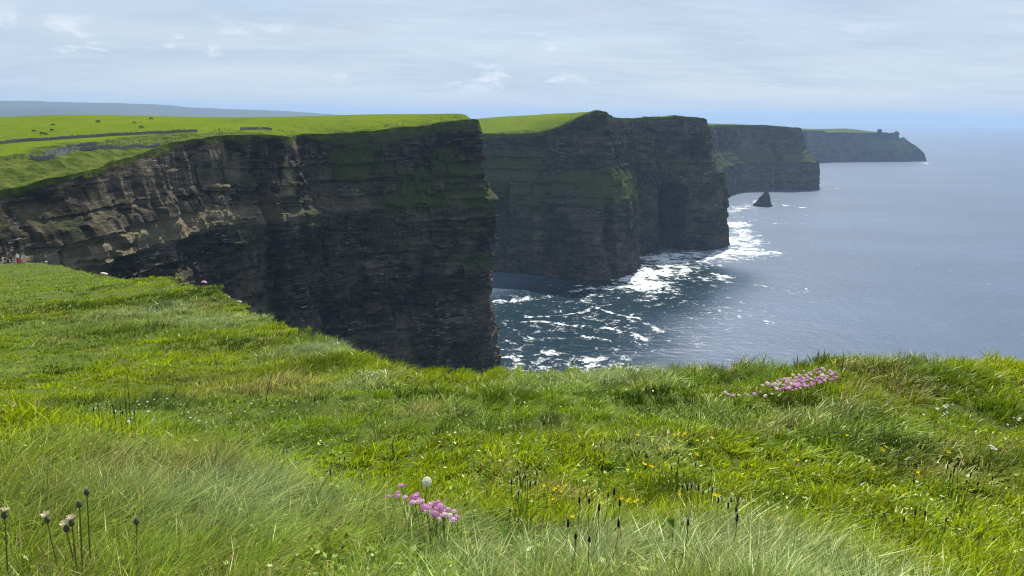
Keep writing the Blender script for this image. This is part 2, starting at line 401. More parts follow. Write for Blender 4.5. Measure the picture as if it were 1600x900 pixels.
def build_sea():
    az = np.r_[np.arange(-180, -40, 5.0), np.arange(-40, -4, 1.0), np.arange(-4, 40, 0.13), np.arange(40, 180, 5.0)]
    dep = np.r_[np.linspace(80, 22, 14), np.linspace(21.5, 2.6, 320)]
    r = np.r_[EYE / np.tan(np.radians(dep)), np.geomspace(4400, 40000, 22)]
    A, Rr = np.meshgrid(np.radians(az), r)
    x = Rr * np.sin(A); y = Rr * np.cos(A)
    foam = np.zeros(x.shape)
    wx = x + 10 * fbm(x / 45, y / 45, seed=3); wy = y + 16 * fbm(x / 45, y / 45, seed=8)
    for pts, w, st in FOAM:
        d = polyline_dist(wx, wy, [sea_hit(*p) for p in pts])
        foam = np.maximum(foam, st * (1 - sstep(0.1 * w, 1.5 * w, d)) * (0.78 + 0.55 * fbm(x / 22, y / 30, seed=33)))
    cliff_refl = 1 - sstep(50, 150, polyline_dist(wx, wy, [sea_hit(*p) for p in [(780, 590), (850, 520), (900, 480), (960, 460), (1030, 430)]]))
    z = 0.5 * fbm(x / 60, y / 38, seed=21, oct=3) * sstep(6000, 1500, Rr)
    me = mesh_np('sea', np.c_[x.ravel(), y.ravel(), z.ravel()], grid_quads(len(r), len(az), True)[:, ::-1], smooth=True)
    set_col(me, 'foam', np.c_[foam.ravel(), cliff_refl.ravel(), foam.ravel()])
    mt, nt = new_mat('sea_water'); N = NT(nt)
    pos = N.n('ShaderNodeNewGeometry').outputs['Position']
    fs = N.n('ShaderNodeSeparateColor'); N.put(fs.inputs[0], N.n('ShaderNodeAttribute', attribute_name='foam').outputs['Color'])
    f, cliff_refl_ = fs.outputs[0], fs.outputs[1]      # foam; bay water painted dark and smooth for the cliffs' reflection
    swell = N.noise(N.mapv(pos, (0.018, 0.035, 0.0), (0, 0, 0.5)), 1.0, 3.0, 0.5)
    chop = N.noise(N.mapv(pos, (0.10, 0.17, 0.0), (0, 0, 0.35)), 1.0, 5.0, 0.62, 0.3)
    rip = N.noise(N.mapv(pos, (0.6, 0.9, 0.0), (0, 0, -0.2)), 1.0, 4.0, 0.6)
    lace = N.noise(N.mapv(pos, (0.10, 0.085, 0.0)), 1.0, 7.0, 0.68, 0.8)
    lace2 = N.noise(N.mapv(pos, (0.35, 0.28, 0.0)), 1.0, 4.0, 0.6, 0.5)
    fm = N.math('ADD', f, N.math('ADD', N.math('MULTIPLY', N.math('SUBTRACT', lace, 0.5), 2.6), N.math('MULTIPLY', N.math('SUBTRACT', lace2, 0.5), 0.7)))
    fm = N.math('MULTIPLY', N.rng(fm, 0.48, 1.02), N.rng(f, 0.02, 0.3))
    # a few stray white caps
    cap = N.math('MULTIPLY', N.rng(N.noise(N.mapv(pos, (0.05, 0.11, 0)), 1.0, 3.0, 0.5), 0.735, 0.775), 0.6)
    fm = N.math('MAXIMUM', fm, cap)
    patch = N.noise(N.mapv(pos, (0.0016, 0.004, 0)), 1.0, 3.0)
    water = N.mix(N.rng(patch, 0.35, 0.65), (0.050, 0.080, 0.130), (0.062, 0.098, 0.158))
    water = N.mix(cliff_refl_, water, (0.010, 0.026, 0.038))  # darker water colour imitates the mirrored cliffs
    h = N.math('ADD', N.math('MULTIPLY', swell, 2.2), N.math('ADD', N.math('MULTIPLY', chop, 1.6), N.math('MULTIPLY', rip, 0.24)))
    nb = N.bump(h, 0.55, 1.0)
    w = N.pbsdf(water, N.rng(cliff_refl_, 0.0, 1.0, 0.40, 0.13), 0.5, nb, IOR=1.333)
    fo = N.pbsdf(N.mix(lace2, (0.62, 0.68, 0.70), (0.86, 0.88, 0.88)), 0.9, 0.1, N.bump(lace, 0.5, 0.8))
    mx = N.n('ShaderNodeMixShader'); N.put(mx.inputs[0], fm)
    nt.links.new(w, mx.inputs[1]); nt.links.new(fo, mx.inputs[2])
    N.out(mx.outputs[0])
    tag(link('sea', me, mt), 'choppy blue grey ocean with white foam around the cliff feet', kind='structure')
build_sea()

# ------------------------------------------------------------------ cliffs and the fields on top of them
def catmull(pts, step):
    pts = np.asarray(pts, float)
    q = np.vstack([2 * pts[0] - pts[1], pts, 2 * pts[-1] - pts[-2]]); out = []
    for i in range(1, len(q) - 2):
        t = np.linspace(0, 1, 24, endpoint=False)[:, None]
        a, b, c, d = q[i - 1], q[i], q[i + 1], q[i + 2]
        out.append(0.5 * (2 * b + (c - a) * t + (2 * a - 5 * b + 4 * c - d) * t ** 2 + (3 * b - a - 3 * c + d) * t ** 3))
    out = np.vstack(out + [pts[-1:]])
    L = np.r_[0, np.cumsum(np.linalg.norm(np.diff(out[:, :2], axis=0), axis=1))]
    n = int(L[-1] / step) + 1; s = np.linspace(0, L[-1], n)
    return np.stack([np.interp(s, L, out[:, k]) for k in range(out.shape[1])], 1), s
def gsmooth(a, sig):
    k = int(sig * 3) + 1; w = np.exp(-0.5 * (np.arange(-k, k + 1) / sig) ** 2); w /= w.sum()
    p = np.pad(a, ((k, k), (0, 0)), mode='edge')
    return np.stack([np.convolve(p[:, i], w, 'valid') for i in range(a.shape[1])], 1)

def build_cliff(name, edge, back, H, step, zstep, profile, seed, scale=1.0, amp=1.0, extra=None, vegf=None, palef=None, lawnf=None, inland=None, brow=7.0, label=''):
    """edge: 3D control points of the cliff top (sea on the right hand); back: where the land behind ends; profile: (height, reach seawards)"""
    E, s = catmull(edge, step); n = len(E)
    B, _ = catmull([(*b, 0) for b in back], 5.0)
    B = np.stack([np.interp(np.linspace(0, 1, n), np.linspace(0, 1, len(B)), B[:, k]) for k in range(2)], 1)
    T = np.gradient(E[:, :2], axis=0); T /= np.linalg.norm(T, axis=1)[:, None]
    Nn = gsmooth(np.c_[T[:, 1], -T[:, 0]], max(2, 9 * scale / step)); Nn /= np.linalg.norm(Nn, axis=1)[:, None]
    ztop = E[:, 2] + amp * 1.2 * fbm(s / (14 * scale), s * 0, seed=seed + 5)
    rows = int((ztop.max() + 3) / zstep)
    v = np.linspace(0, 1, rows)[:, None]
    Z = ztop[None, :] * (1 - v) - 3.0 * v
    S = np.broadcast_to(s[None, :], Z.shape)
    depth = ztop[None, :] - Z
    pz = np.array([p[0] for p in profile]); po = np.array([p[1] for p in profile])
    o = np.argsort(pz); off = np.interp(Z, pz[o], po[o]) - np.interp(ztop, pz[o], po[o])[None, :]
    zz = Z + 3.0 * fbm(S / (120 * scale), Z * 0, seed=seed) + 0.8 * fbm(S / (25 * scale), Z * 0, seed=seed + 1)
    # big buttresses and gullies, fins and joints
    but = fbm(S / (55 * scale), Z / (260 * scale), seed=seed + 10, oct=3)
    low = sstep(0, 30 * scale, depth)
    off = off + amp * (8.5 * but * (0.35 + 0.65 * low))
    fin = ridged(S / (13 * scale) + 0.25 * fbm(S / 30, Z / 30, seed=seed + 2), Z / (75 * scale), seed + 20, 3)
    finw = 0.5 + 0.5 * vn(S / (60 * scale), Z / (45 * scale), None, seed + 22)
    off = off + amp * 4.0 * scale ** 0.5 * fin * (0.35 + 0.9 * finw) * sstep(1, 10 * scale, depth)
    # beds of uneven thickness, each set forward or back
    tb = []; zc = -10.0; rg = np.random.default_rng(seed)
    while zc < 260:
        th = (rg.choice([1.6, 2.6, 4.0, 7.0]) * rg.uniform(0.7, 1.3)) * scale; tb.append((zc, rg.uniform(-1, 1))); zc += th
    tz = np.array([t[0] for t in tb]); to = np.array([t[1] for t in tb])
    li = np.clip(np.searchsorted(tz, zz.ravel()) - 1, 0, len(tz) - 1).reshape(zz.shape)
    bedw = 0.55 + 0.45 * vn(S / (45 * scale), Z / (30 * scale), None, seed + 30)
    off = off + amp * 1.0 * to[li] * bedw * low
    # joint blocks in each bed
    wdt = (3.0 + 3.5 * (cell(li, li * 0, seed + 31) * 0.5 + 0.5)) * scale
    bi = np.floor(S / wdt + cell(li, li * 0 + 3, seed + 32) * 7).astype(np.int64)
    blk = cell(bi, li, seed + 33)
    off = off + amp * 1.9 * blk * (0.3 + 0.7 * sstep(-0.3, 0.5, vn(S / (30 * scale), Z / (22 * scale), None, seed + 34))) * low
    bi2 = np.floor(S / (wdt * 2.7) + 0.4).astype(np.int64); li2 = li // 3
    off = off + amp * 2.2 * cell(bi2, li2, seed + 35) * sstep(-0.4, 0.5, vn(S / (38 * scale), Z / (26 * scale), None, seed + 36)) * low
    off = off + amp * 0.55 * fbm(S / (2.6 * scale), Z / (2.2 * scale), seed=seed + 40, oct=3) * low
    chim = ridged(S / (31 * scale) + 0.12 * fbm(S / 9, Z / 40, seed=seed + 44), Z / (150 * scale), seed + 45, 2)
    off = off - amp * 10.0 * scale ** 0.5 * sstep(0.55, 0.80, chim) * sstep(12 * scale, 40 * scale, depth) * sstep(-0.5, 0.3, vn(S / (50 * scale), Z / (38 * scale), None, seed + 46))
    step2 = np.floor(zz / (9.0 * scale)); frac = zz / (9.0 * scale) - step2
    off = off + amp * 3.0 * (0.5 - frac) * sstep(-0.2, 0.5, vn(S / (35 * scale), step2 * 0.7, None, seed + 47)) * low
    if extra is not None: off = off + extra(S, Z, E)
    # grassy brow rolls over the lip
    X = E[None, :, 0] + Nn[None, :, 0] * off; Y = E[None, :, 1] + Nn[None, :, 1] * off
    # the land behind, as rows running inland from the lip
    tt = inland if inland is not None else np.r_[1.0, np.geomspace(0.8, 0.004, 46)]
    Xi = X[:1] + (B[None, :, 0] - X[:1]) * tt[:, None]; Yi = Y[:1] + (B[None, :, 1] - Y[:1]) * tt[:, None]
    dist = np.hypot(Xi - X[:1], Yi - Y[:1])
    Zi = H(Xi, Yi); w = sstep(0, brow * 2.5, dist)
    Zi = ztop[None, :] * (1 - w) + Zi * w
    rough = sstep(60 * scale, 5, dist)
    Zi = Zi + amp * rough * (0.9 * fbm(Xi / (6 * scale), Yi / (6 * scale), seed=seed + 50) + 1.0 * fbm(Xi / (20 * scale), Yi / (20 * scale), seed=seed + 51)) * sstep(0, 3, dist)
    XX = np.vstack([Xi, X]); YY = np.vstack([Yi, Y]); ZZ = np.vstack([Zi, Z])
    nr = len(XX)
    Q = np.stack([XX, YY, ZZ], -1)
    du = np.gradient(Q, axis=1); dv = np.gradient(Q, axis=0); nrm = np.cross(dv, du); nrm /= np.linalg.norm(nrm, axis=-1)[..., None] + 1e-9
    nz = np.abs(nrm[..., 2])
    ni = len(Xi)
    veg = np.zeros(XX.shape); lawn = np.zeros(XX.shape); pale = np.zeros(XX.shape)
    lawn[:ni] = 0.5
    lawn[ni:] = 0.5 * sstep(brow * np.maximum(0.25, 0.7 + 1.1 * fbm(S / (9 * scale), Z / (9 * scale), seed=seed + 60)), 0.1 * brow, depth)
    if lawnf is not None: lawn[:ni] = lawnf(Xi, Yi, dist)
    veg[ni:] = 0.46 * sstep(0.25, 0.6, nz[ni:])
    if vegf is not None: veg[ni:] = np.maximum(veg[ni:], vegf(S, Z, E, X, Y, nz[ni:], ztop))
    if palef is not None: pale[ni:] = palef(S, zz, E, X, Y)
    me = mesh_np(name, Q.reshape(-1, 3), grid_quads(nr, n)[:, ::-1], smooth=False)
    set_col(me, 'mask', np.c_[veg.ravel(), lawn.ravel(), pale.ravel()])
    o = link(name, me, cliff_material('bedded_cliff_' + str(seed), scale))
    tag(o, label, kind='structure')
    return dict(E=E, s=s, obj=o)

# --- first headland: from the left edge of the picture to its blunt nose
edge1 = [P(*p) for p in [(-190, 330, 195), (-100, 315, 218), (0, 297, 240), (60, 283, 252), (130, 266, 270), (180, 250, 292), (225, 237, 312), (270, 224, 336),
    (310, 217, 352), (370, 211, 376), (425, 211, 396), (452, 212, 408), (466, 210, 428), (520, 208, 440), (600, 201, 455), (660, 196, 468), (710, 190, 478), (744, 187, 486),
    (750, 190, 497), (746, 192, 512), (728, 192, 545), (690, 192, 600), (640, 192, 680)]]
field1 = [P(*p) for p in [(-150, 262, 250), (0, 250, 265), (60, 247, 272), (100, 242, 282), (140, 234, 294), (200, 231, 312), (250, 227, 330), (300, 212, 362), (0, 226, 330), (100, 218, 342), (200, 212, 356), (310, 206, 382),
    (360, 205, 385), (430, 205, 402), (520, 202, 446), (600, 196, 463), (700, 186, 486),
    (53, 206, 385), (150, 193, 430), (240, 190, 440), (400, 196, 440), (-150, 200, 420), (0, 183.5, 520), (100, 179.5, 520), (250, 181.5, 530), (400, 185.5, 560), (500, 185, 600), (560, 183.5, 620), (640, 181.5, 600), (700, 180.5, 540), (735, 182, 502), (-200, 186, 520)]]
far1 = [(-700, 800, 120), (-400, 900, 130), (-250, 850, 140), (-120, 720, 168), (-900, 500, 140), (-600, 300, 165), (-500, 650, 150)]
H1t = TPS([(p[0] / 100, p[1] / 100) for p in edge1[:19] + field1 + far1], [p[2] for p in edge1[:19] + field1 + far1], 0.002)
def H1(x, y): return H1t(np.asarray(x) / 100, np.asarray(y) / 100)
back1 = [(-560, 300), (-620, 400), (-660, 520), (-600, 680), (-520, 760), (-420, 820), (-330, 850), (-260, 850), (-200, 800), (-160, 740)]
def veg1(S, Z, E, X, Y, nz, ztop):
    right = sstep(-116, -104, X)
    zone = right * sstep(112, 124, Z) * sstep(176, 160, Z)
    p = 0.5 + 1.1 * fbm(S / 24, Z / 13, seed=77, oct=4)
    lip = right * sstep(14, 3, ztop[None, :] - Z) * 0.62
    lowz = right * sstep(-60, -25, X) * sstep(60, 90, Z) * (0.36 + 0.8 * fbm(S / 14, Z / 12, seed=78))
    return np.maximum(np.maximum(zone * p * (0.86 + 0.6 * nz), lip), lowz)
def pale1(S, zz, E, X, Y):
    left = sstep(-95, -150, X)
    b = sstep(123, 126, zz) * sstep(138, 133, zz) * (0.15 + 0.5 * left) * sstep(-0.5, 0.2, fbm(S / 18, zz / 9, seed=91) + 0.4 * left)
    c = left * sstep(140, 150, zz) * 0.55 * sstep(0.0, 0.5, fbm(S / 7, zz / 14, seed=92))
    tri = sstep(1.0, 0.8, np.abs(X + 121.0) / np.maximum(0.6, 4.2 * (160 - zz) / 20.0)) * sstep(138, 140, zz) * sstep(161, 159, zz)  # sunlit triangular facet, painted paler into the rock colour
    return np.maximum(np.maximum(b, c), tri)
def lawn1(x, y, d):
    a = sstep(3, 9, d)
    rough_left = sstep(-110, -150, x)
    lim = 6 + 24 * rough_left * sstep(420, 330, y)
    return 0.45 + 0.55 * sstep(lim * 0.7, lim * 1.2 + 1, d + 5 * fbm(x / 9, y / 9, seed=12))
def extra1(S, Z, E):
    x = np.broadcast_to(E[None, :, 0], Z.shape)
    left = sstep(-120, -165, x)
    # undercut below the pale ledge, ledge sticking out on the left
    return left * (4.0 * sstep(128, 134, Z) * sstep(148, 139, Z) - 3.5 * sstep(128, 124, Z) * sstep(100, 116, Z))
C1 = build_cliff('near_cliff', edge1, back1, H1, 0.72, 0.62,
    [(190, 0), (180, 0), (170, 2.0), (150, 3.5), (134, 7), (127, 11.5), (122, 11.0), (85, 11.0), (60, 10.0), (30, 14.5), (0, 17)], 101, 1.0, 1.0, extra1, veg1, pale1, lawn1, brow=5.5,
    label='dark layered sea cliff with green fields on top, nearest headland')

# --- second and third headlands, one coast with a sea cave between two buttresses
edge2 = [P(*p) for p in [(600, 207, 1060), (690, 209, 960), (756, 209, 905), (800, 209, 895), (840, 207, 890), (880, 196, 880), (908, 182, 874), (930, 174.5, 874), (944, 175, 888), (953, 179, 920), (962, 184, 965), (980, 185, 1012), (1008, 184, 1040), (1040, 182, 1052),
    (1070, 181, 1062), (1093, 183, 1078), (1104, 187, 1105), (1098, 190, 1150), (1060, 192, 1230), (1000, 193, 1350)]]
field2 = [P(*p) for p in [(756, 203, 925), (800, 200, 920), (850, 190, 915), (890, 180, 905), (760, 186, 1020), (830, 180, 1020), (890, 177, 1000), (920, 175, 905)]] + [(-300, 1100, 150), (-250, 1400, 150), (100, 1400, 165), (0, 1200, 178), (150, 1200, 172)]
H2t = TPS([(p[0] / 100, p[1] / 100) for p in edge2 + field2], [p[2] for p in edge2 + field2], 0.002)
def H2(x, y): return H2t(np.asarray(x) / 100, np.asarray(y) / 100)
back2 = [(-340, 1150), (-300, 1200), (-200, 1250), (-100, 1280), (0, 1300), (60, 1320), (100, 1340), (120, 1350), (140, 1360), (150, 1380)]
def extra2(S, Z, E):
    y = np.broadcast_to(E[None, :, 1], Z.shape); x = np.broadcast_to(E[None, :, 0], Z.shape)
    u = (x - 206) / 23.0
    arch = 94 - 6 * u * u
    cave = sstep(1.0, 0.86, np.abs(u)) * sstep(arch + 2, arch - 2, Z) * (y > 1000) * (y < 1075)
    bx = np.exp(-((x - 95) / 24.0) ** 2) * sstep(960, 880, y)
    return -85.0 * cave + bx * 8 * sstep(120, 60, Z) + 6.0 * sstep(130, 80, Z) * ridged(S / 34, Z / 220, 611, 2)
def veg2(S, Z, E, X, Y, nz, ztop):
    p = 0.5 + 0.7 * fbm(S / 40, Z / 22, seed=177, oct=4)
    apron = sstep(70, 88, Z) * sstep(140, 112, Z) * (0.55 + 0.6 * fbm(S / 45, Z / 26, seed=178))
    left = sstep(60, 20, X) * sstep(20, 50, Z) * sstep(165, 130, Z) * p
    lip = sstep(9, 2, ztop[None, :] - Z) * 0.5
    low = sstep(15, 40, Z) * 0.55 * p
    return np.maximum(np.maximum(apron, left), np.maximum(lip, low))
def lawn2(x, y, d):
    return 0.45 + 0.55 * sstep(10, 16, d + 5 * fbm(x / 15, y / 15, seed=13)) * sstep(128, 108, x)
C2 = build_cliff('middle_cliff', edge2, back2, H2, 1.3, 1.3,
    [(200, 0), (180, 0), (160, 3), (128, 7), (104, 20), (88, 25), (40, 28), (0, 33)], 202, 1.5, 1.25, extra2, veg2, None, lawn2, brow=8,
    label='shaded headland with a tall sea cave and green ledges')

# --- fourth headland
edge4 = [P(*p) for p in [(1020, 194, 1450), (1075, 195, 1560), (1098, 195.5, 1700), (1112, 196, 1850), (1135, 196, 1960), (1165, 195.5, 2010), (1200, 196, 2030), (1235, 199, 2035), (1249, 200, 2055), (1250, 201, 2110), (1235, 201, 2250), (1180, 201, 2500)]]
flat4 = [(100, 2600, 150), (500, 2700, 150), (300, 2350, 172)]
H4t = TPS([(p[0] / 100, p[1] / 100) for p in edge4 + flat4], [p[2] for p in edge4 + flat4], 0.01)
def H4(x, y): return H4t(np.asarray(x) / 100, np.asarray(y) / 100)
def veg4(S, Z, E, X, Y, nz, ztop):
    return np.maximum(sstep(62, 74, Z) * sstep(118, 96, Z) * (0.62 + 0.4 * fbm(S / 70, Z / 30, seed=278)), 0.5 * sstep(8, 2, ztop[None, :] - Z))
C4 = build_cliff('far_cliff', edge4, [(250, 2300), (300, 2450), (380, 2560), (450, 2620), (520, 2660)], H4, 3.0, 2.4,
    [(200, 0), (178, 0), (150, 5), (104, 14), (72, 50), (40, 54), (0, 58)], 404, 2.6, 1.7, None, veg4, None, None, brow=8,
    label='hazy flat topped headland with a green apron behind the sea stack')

# --- the last headland, sinking to its point
edge5 = [P(*p) for p in [(1180, 203.5, 3000), (1240, 204, 3250), (1286, 204, 3400), (1293, 207, 3425), (1330, 207, 3480), (1370, 207, 3530), (1386, 207.5, 3545), (1396, 213, 3560), (1412, 218, 3575), (1428, 226, 3585), (1440, 236, 3595), (1445, 241, 3610), (1440, 240, 3660), (1410, 222, 3760), (1340, 212, 3950)]]
flat5 = [(P(1240, 204, 3250)[0] - 40, 3450, 146), (P(1330, 207, 3480)[0] - 40, 3700, 138), (1560, 3720, 130), (1500, 4300, 100), (1200, 4300, 110), (1650, 3800, 145)]
H5t = TPS([(p[0] / 100, p[1] / 100) for p in edge5 + flat5], [p[2] for p in edge5 + flat5], 0.02)
def H5(x, y): return H5t(np.asarray(x) / 100, np.asarray(y) / 100)
def veg5(S, Z, E, X, Y, nz, ztop):
    return sstep(35, 60, Z) * sstep(125, 90, Z) * (0.5 + 0.5 * fbm(S / 90, Z / 40, seed=378))
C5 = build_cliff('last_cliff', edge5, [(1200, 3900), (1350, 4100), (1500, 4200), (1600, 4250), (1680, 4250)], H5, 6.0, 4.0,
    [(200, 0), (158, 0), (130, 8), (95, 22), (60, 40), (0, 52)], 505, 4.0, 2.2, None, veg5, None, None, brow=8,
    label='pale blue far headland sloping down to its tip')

# ------------------------------------------------------------------ hills across the bay
def build_hills():
    def ridge(name, pts, depth, seed, label):
        E = np.array([P(*p) for p in pts]); E, s = catmull(E, 60.0)
        t = np.linspace(-1, 1, 17)[:, None]
        prof = np.cos(t * math.pi / 2) ** 1.2
        X = E[None, :, 0] * (1 + t * depth / E[None, :, 1]); Y = E[None, :, 1] + t * depth
        Z = E[None, :, 2] * prof * (1 + 0.06 * fbm(X / 900, Y / 900, seed=seed)) - 4 + 6 * fbm(X / 300, Y / 300, seed=seed + 1)
        me = mesh_np(name, np.stack([X, Y, Z], -1).reshape(-1, 3), grid_quads(17, len(E)), smooth=True)
        mt, nt = new_mat(name); N = NT(nt); pos = N.n('ShaderNodeNewGeometry').outputs['Position']
        f = N.noise(pos, 0.004, 5.0)
        N.out(N.pbsdf(N.mix(f, (0.026, 0.042, 0.040), (0.060, 0.075, 0.060)), 0.9, 0.1))
        tag(link(name, me, mt), label, kind='structure')
    ridge('hills', [(-500, 160, 9000), (-250, 157, 9000), (-100, 156, 9000), (0, 156, 9000), (110, 159, 9000), (220, 163, 9000), (330, 168, 9100), (430, 173, 9200), (520, 178, 9300), (600, 183, 9400), (680, 188, 9500)], 1800, 31, 'long blue hills across the bay')
    ridge('hills', [(-400, 166, 6800), (-100, 166, 6800), (30, 167, 6800), (90, 168.5, 6800), (150, 173, 6850), (230, 178, 6900), (300, 184, 7000)], 900, 41, 'nearer low blue hills across the bay')
build_hills()

# ------------------------------------------------------------------ the meadow in front
gpts = [  # pixel, forward distance in metres
    (-400, 900, 0.95), (0, 900, 1.05), (400, 900, 1.1), (800, 900, 1.15), (1200, 900, 1.2), (1600, 900, 1.2), (2000, 900, 1.2),
    (-300, 700, 1.7), (0, 700, 1.75), (200, 720, 1.75), (400, 778, 1.65), (700, 838, 1.55), (1000, 872, 1.4), (1400, 895, 1.27),
    (-300, 640, 4.0), (0, 640, 4.2), (200, 645, 4.0), (400, 690, 3.1), (600, 745, 2.4), (800, 760, 2.15), (1000, 770, 2.1), (1200, 770, 2.1), (1400, 765, 2.15), (1600, 765, 2.2),
    (800, 700, 2.7), (1100, 700, 2.7), (1400, 700, 2.7), (1600, 700, 2.7), (600, 660, 3.5), (400, 630, 4.6), (200, 615, 5.2), (0, 610, 5.6), (-300, 600, 6),
    (800, 635, 4.0), (1000, 632, 3.9), (1200, 630, 3.7), (1400, 632, 3.6), (1600, 632, 3.6),
    (600, 604, 5.2), (800, 600, 5.0), (1000, 600, 4.7), (1200, 600, 4.4), (1280, 592, 4.3), (1400, 594, 4.2), (1600, 596, 4.2),
    (520, 570, 6.8), (522, 542, 9), (400, 560, 8.2), (400, 520, 13), (400, 500, 19), (300, 520, 14), (200, 560, 9), (0, 560, 9.5), (-300, 560, 10),
    (200, 500, 21), (0, 505, 21), (-300, 505, 22), (300, 463, 30), (310, 446, 35), (240, 440, 44), (200, 450, 42), (0, 455, 48), (-300, 460, 48), (180, 434, 60), (120, 424, 80),
    (100, 430, 75), (0, 420, 110), (30, 413, 112), (60, 411, 112), (-300, 425, 110), (-400, 400, 170), (-50, 410, 135)]
ga = []; gq = []
def kpush(y): return 1.35 - 0.35 * float(sstep(6.0, 26.0, y))
for p in gpts:
    p = (p[0], p[1], p[2] * kpush(p[2])); q = P(*p); r = math.hypot(q[0], q[1]); ga.append((math.atan2(q[0], q[1]) * 2.0, math.log(r))); gq.append((q[2] - EYE) / r)
GT = TPS(ga, gq, 0.004)
edge_tab = [(-75, 420), (-60, 330), (-46, 190)]
for p in [(-60, 404, 128), (20, 405, 116), (60, 404, 112), (120, 416, 82), (170, 428, 62), (230, 428, 47), (300, 434, 37), (325, 442, 33), (400, 490, 20), (460, 515, 13), (520, 532, 9.4), (560, 552, 7.4), (600, 574, 6.2),
          (640, 577, 5.9), (800, 578, 5.4), (1000, 578, 5.1), (1200, 568, 4.8), (1320, 570, 4.7), (1450, 560, 4.75), (1600, 562, 4.7)]:
    q = P(p[0], p[1], p[2] * kpush(p[2])); edge_tab.append((math.degrees(math.atan2(q[0], q[1])), math.hypot(q[0], q[1])))
edge_tab += [(50, 5.6), (70, 8), (90, 14), (115, 60), (140, 240), (180, 300)]
EA = np.array([e[0] for e in edge_tab]); ER = np.array([e[1] for e in edge_tab])
def r_edge(az):
    d = np.degrees(az)
    return np.exp(np.interp(d, EA, np.log(ER))) * (1 + 0.02 * vn(d / 1.3, d * 0 + 4.2) + 0.012 * vn(d / 0.45, d * 0 + 9.2))
def G(x, y):
    x = np.asarray(x, float); y = np.asarray(y, float)
    r = np.hypot(x, y); az = np.arctan2(x, y)
    azc = np.clip(az, R(-60), R(55)); lr = np.log(np.clip(r, 1.15, 220))
    z = EYE + GT(azc * 2.0, lr) * np.maximum(r, 1.15)
    back = sstep(R(70), R(120), np.abs(az))
    z = z * (1 - back) + (EYE - 1.25 - 0.03 * r) * back
    b = 0.045 * fbm(x / 0.42, y / 0.42, seed=61, oct=3) + sstep(2.0, 4.0, r) * 0.075 * fbm(x / 0.9, y / 0.9, seed=62, oct=2)
    b = b + sstep(7, 14, r) * 0.13 * fbm(x / 3.2, y / 3.2, seed=63, oct=3) + sstep(20, 40, r) * 0.40 * fbm(x / 9.0, y / 9.0, seed=64, oct=3)
    return z + b
def ground_hit(px, py, h=0.0, y0=1.1, y1=160.0):   # where a pixel's ray passes h above the meadow
    d = ray(px, py); ys = np.geomspace(y0, y1, 900); x = d.x / d.y * ys; z = EYE + d.z / d.y * ys
    g = z - G(x, ys) - h
    k = np.argmax(g < 0)
    if g[k] >= 0: k = np.argmin(np.abs(g))
    return Vector((x[k], ys[k], float(G(x[k], ys[k]))))

def build_meadow():
    az = np.radians(np.r_[np.arange(-180, -40, 4.0), np.arange(-40, 40, 0.3), np.arange(40, 180, 4.0)])
    re = r_edge(az)
    t = np.linspace(0, 1, 140)[:, None]
    r = 0.12 * (re[None, :] / 0.12) ** t
    A = np.broadcast_to(az[None, :], r.shape)
    X = r * np.sin(A); Y = r * np.cos(A); Z = G(X, Y)
    # over the lip and down to the sea
    drop = np.array([0.02, 0.08, 0.2, 0.5, 1.2, 3, 7, 15, 30, 60, 100, 140, 185])[:, None]
    out = np.array([0.03, 0.07, 0.12, 0.2, 0.4, 0.8, 1.3, 2.5, 4, 7, 10, 12, 15])[:, None]
    rs = re[None, :] + out * (1 + 0.35 * np.minimum(re[None, :] / 30, 2)) * (1 + 0.3 * vn(np.degrees(A[:1]) / 2, drop / 6))
    Xs = rs * np.sin(az)[None, :]; Ys = rs * np.cos(az)[None, :]; Zs = Z[-1:] - drop
    XX = np.vstack([X, Xs]); YY = np.vstack([Y, Ys]); ZZ = np.vstack([Z, Zs])
    me = mesh_np('meadow', np.stack([XX, YY, ZZ], -1).reshape(-1, 3), grid_quads(len(XX), len(az), True)[:, ::-1], smooth=True)
    mt, nt = new_mat('meadow_turf'); N = NT(nt); pos = N.n('ShaderNodeNewGeometry').outputs['Position']
    a = N.noise(pos, 2.2, 5.0, 0.6); b = N.noise(pos, 0.16, 4.0, 0.6); c = N.noise(pos, 40.0, 3.0)
    g = N.mix(N.rng(a, 0.3, 0.7), (0.028, 0.048, 0.006), (0.080, 0.118, 0.010))
    g = N.mix(N.rng(b, 0.4, 0.65), g, (0.075, 0.100, 0.013))
    g = N.mix(N.rng(c, 0.55, 0.75), g, (0.035, 0.040, 0.012))
    N.out(N.pbsdf(g, 0.95, 0.1, N.bump(N.math('ADD', a, c), 0.6, 0.03)))
    tag(link('meadow', me, mt), 'grassy clifftop meadow sloping away on the left', kind='structure')
build_meadow()

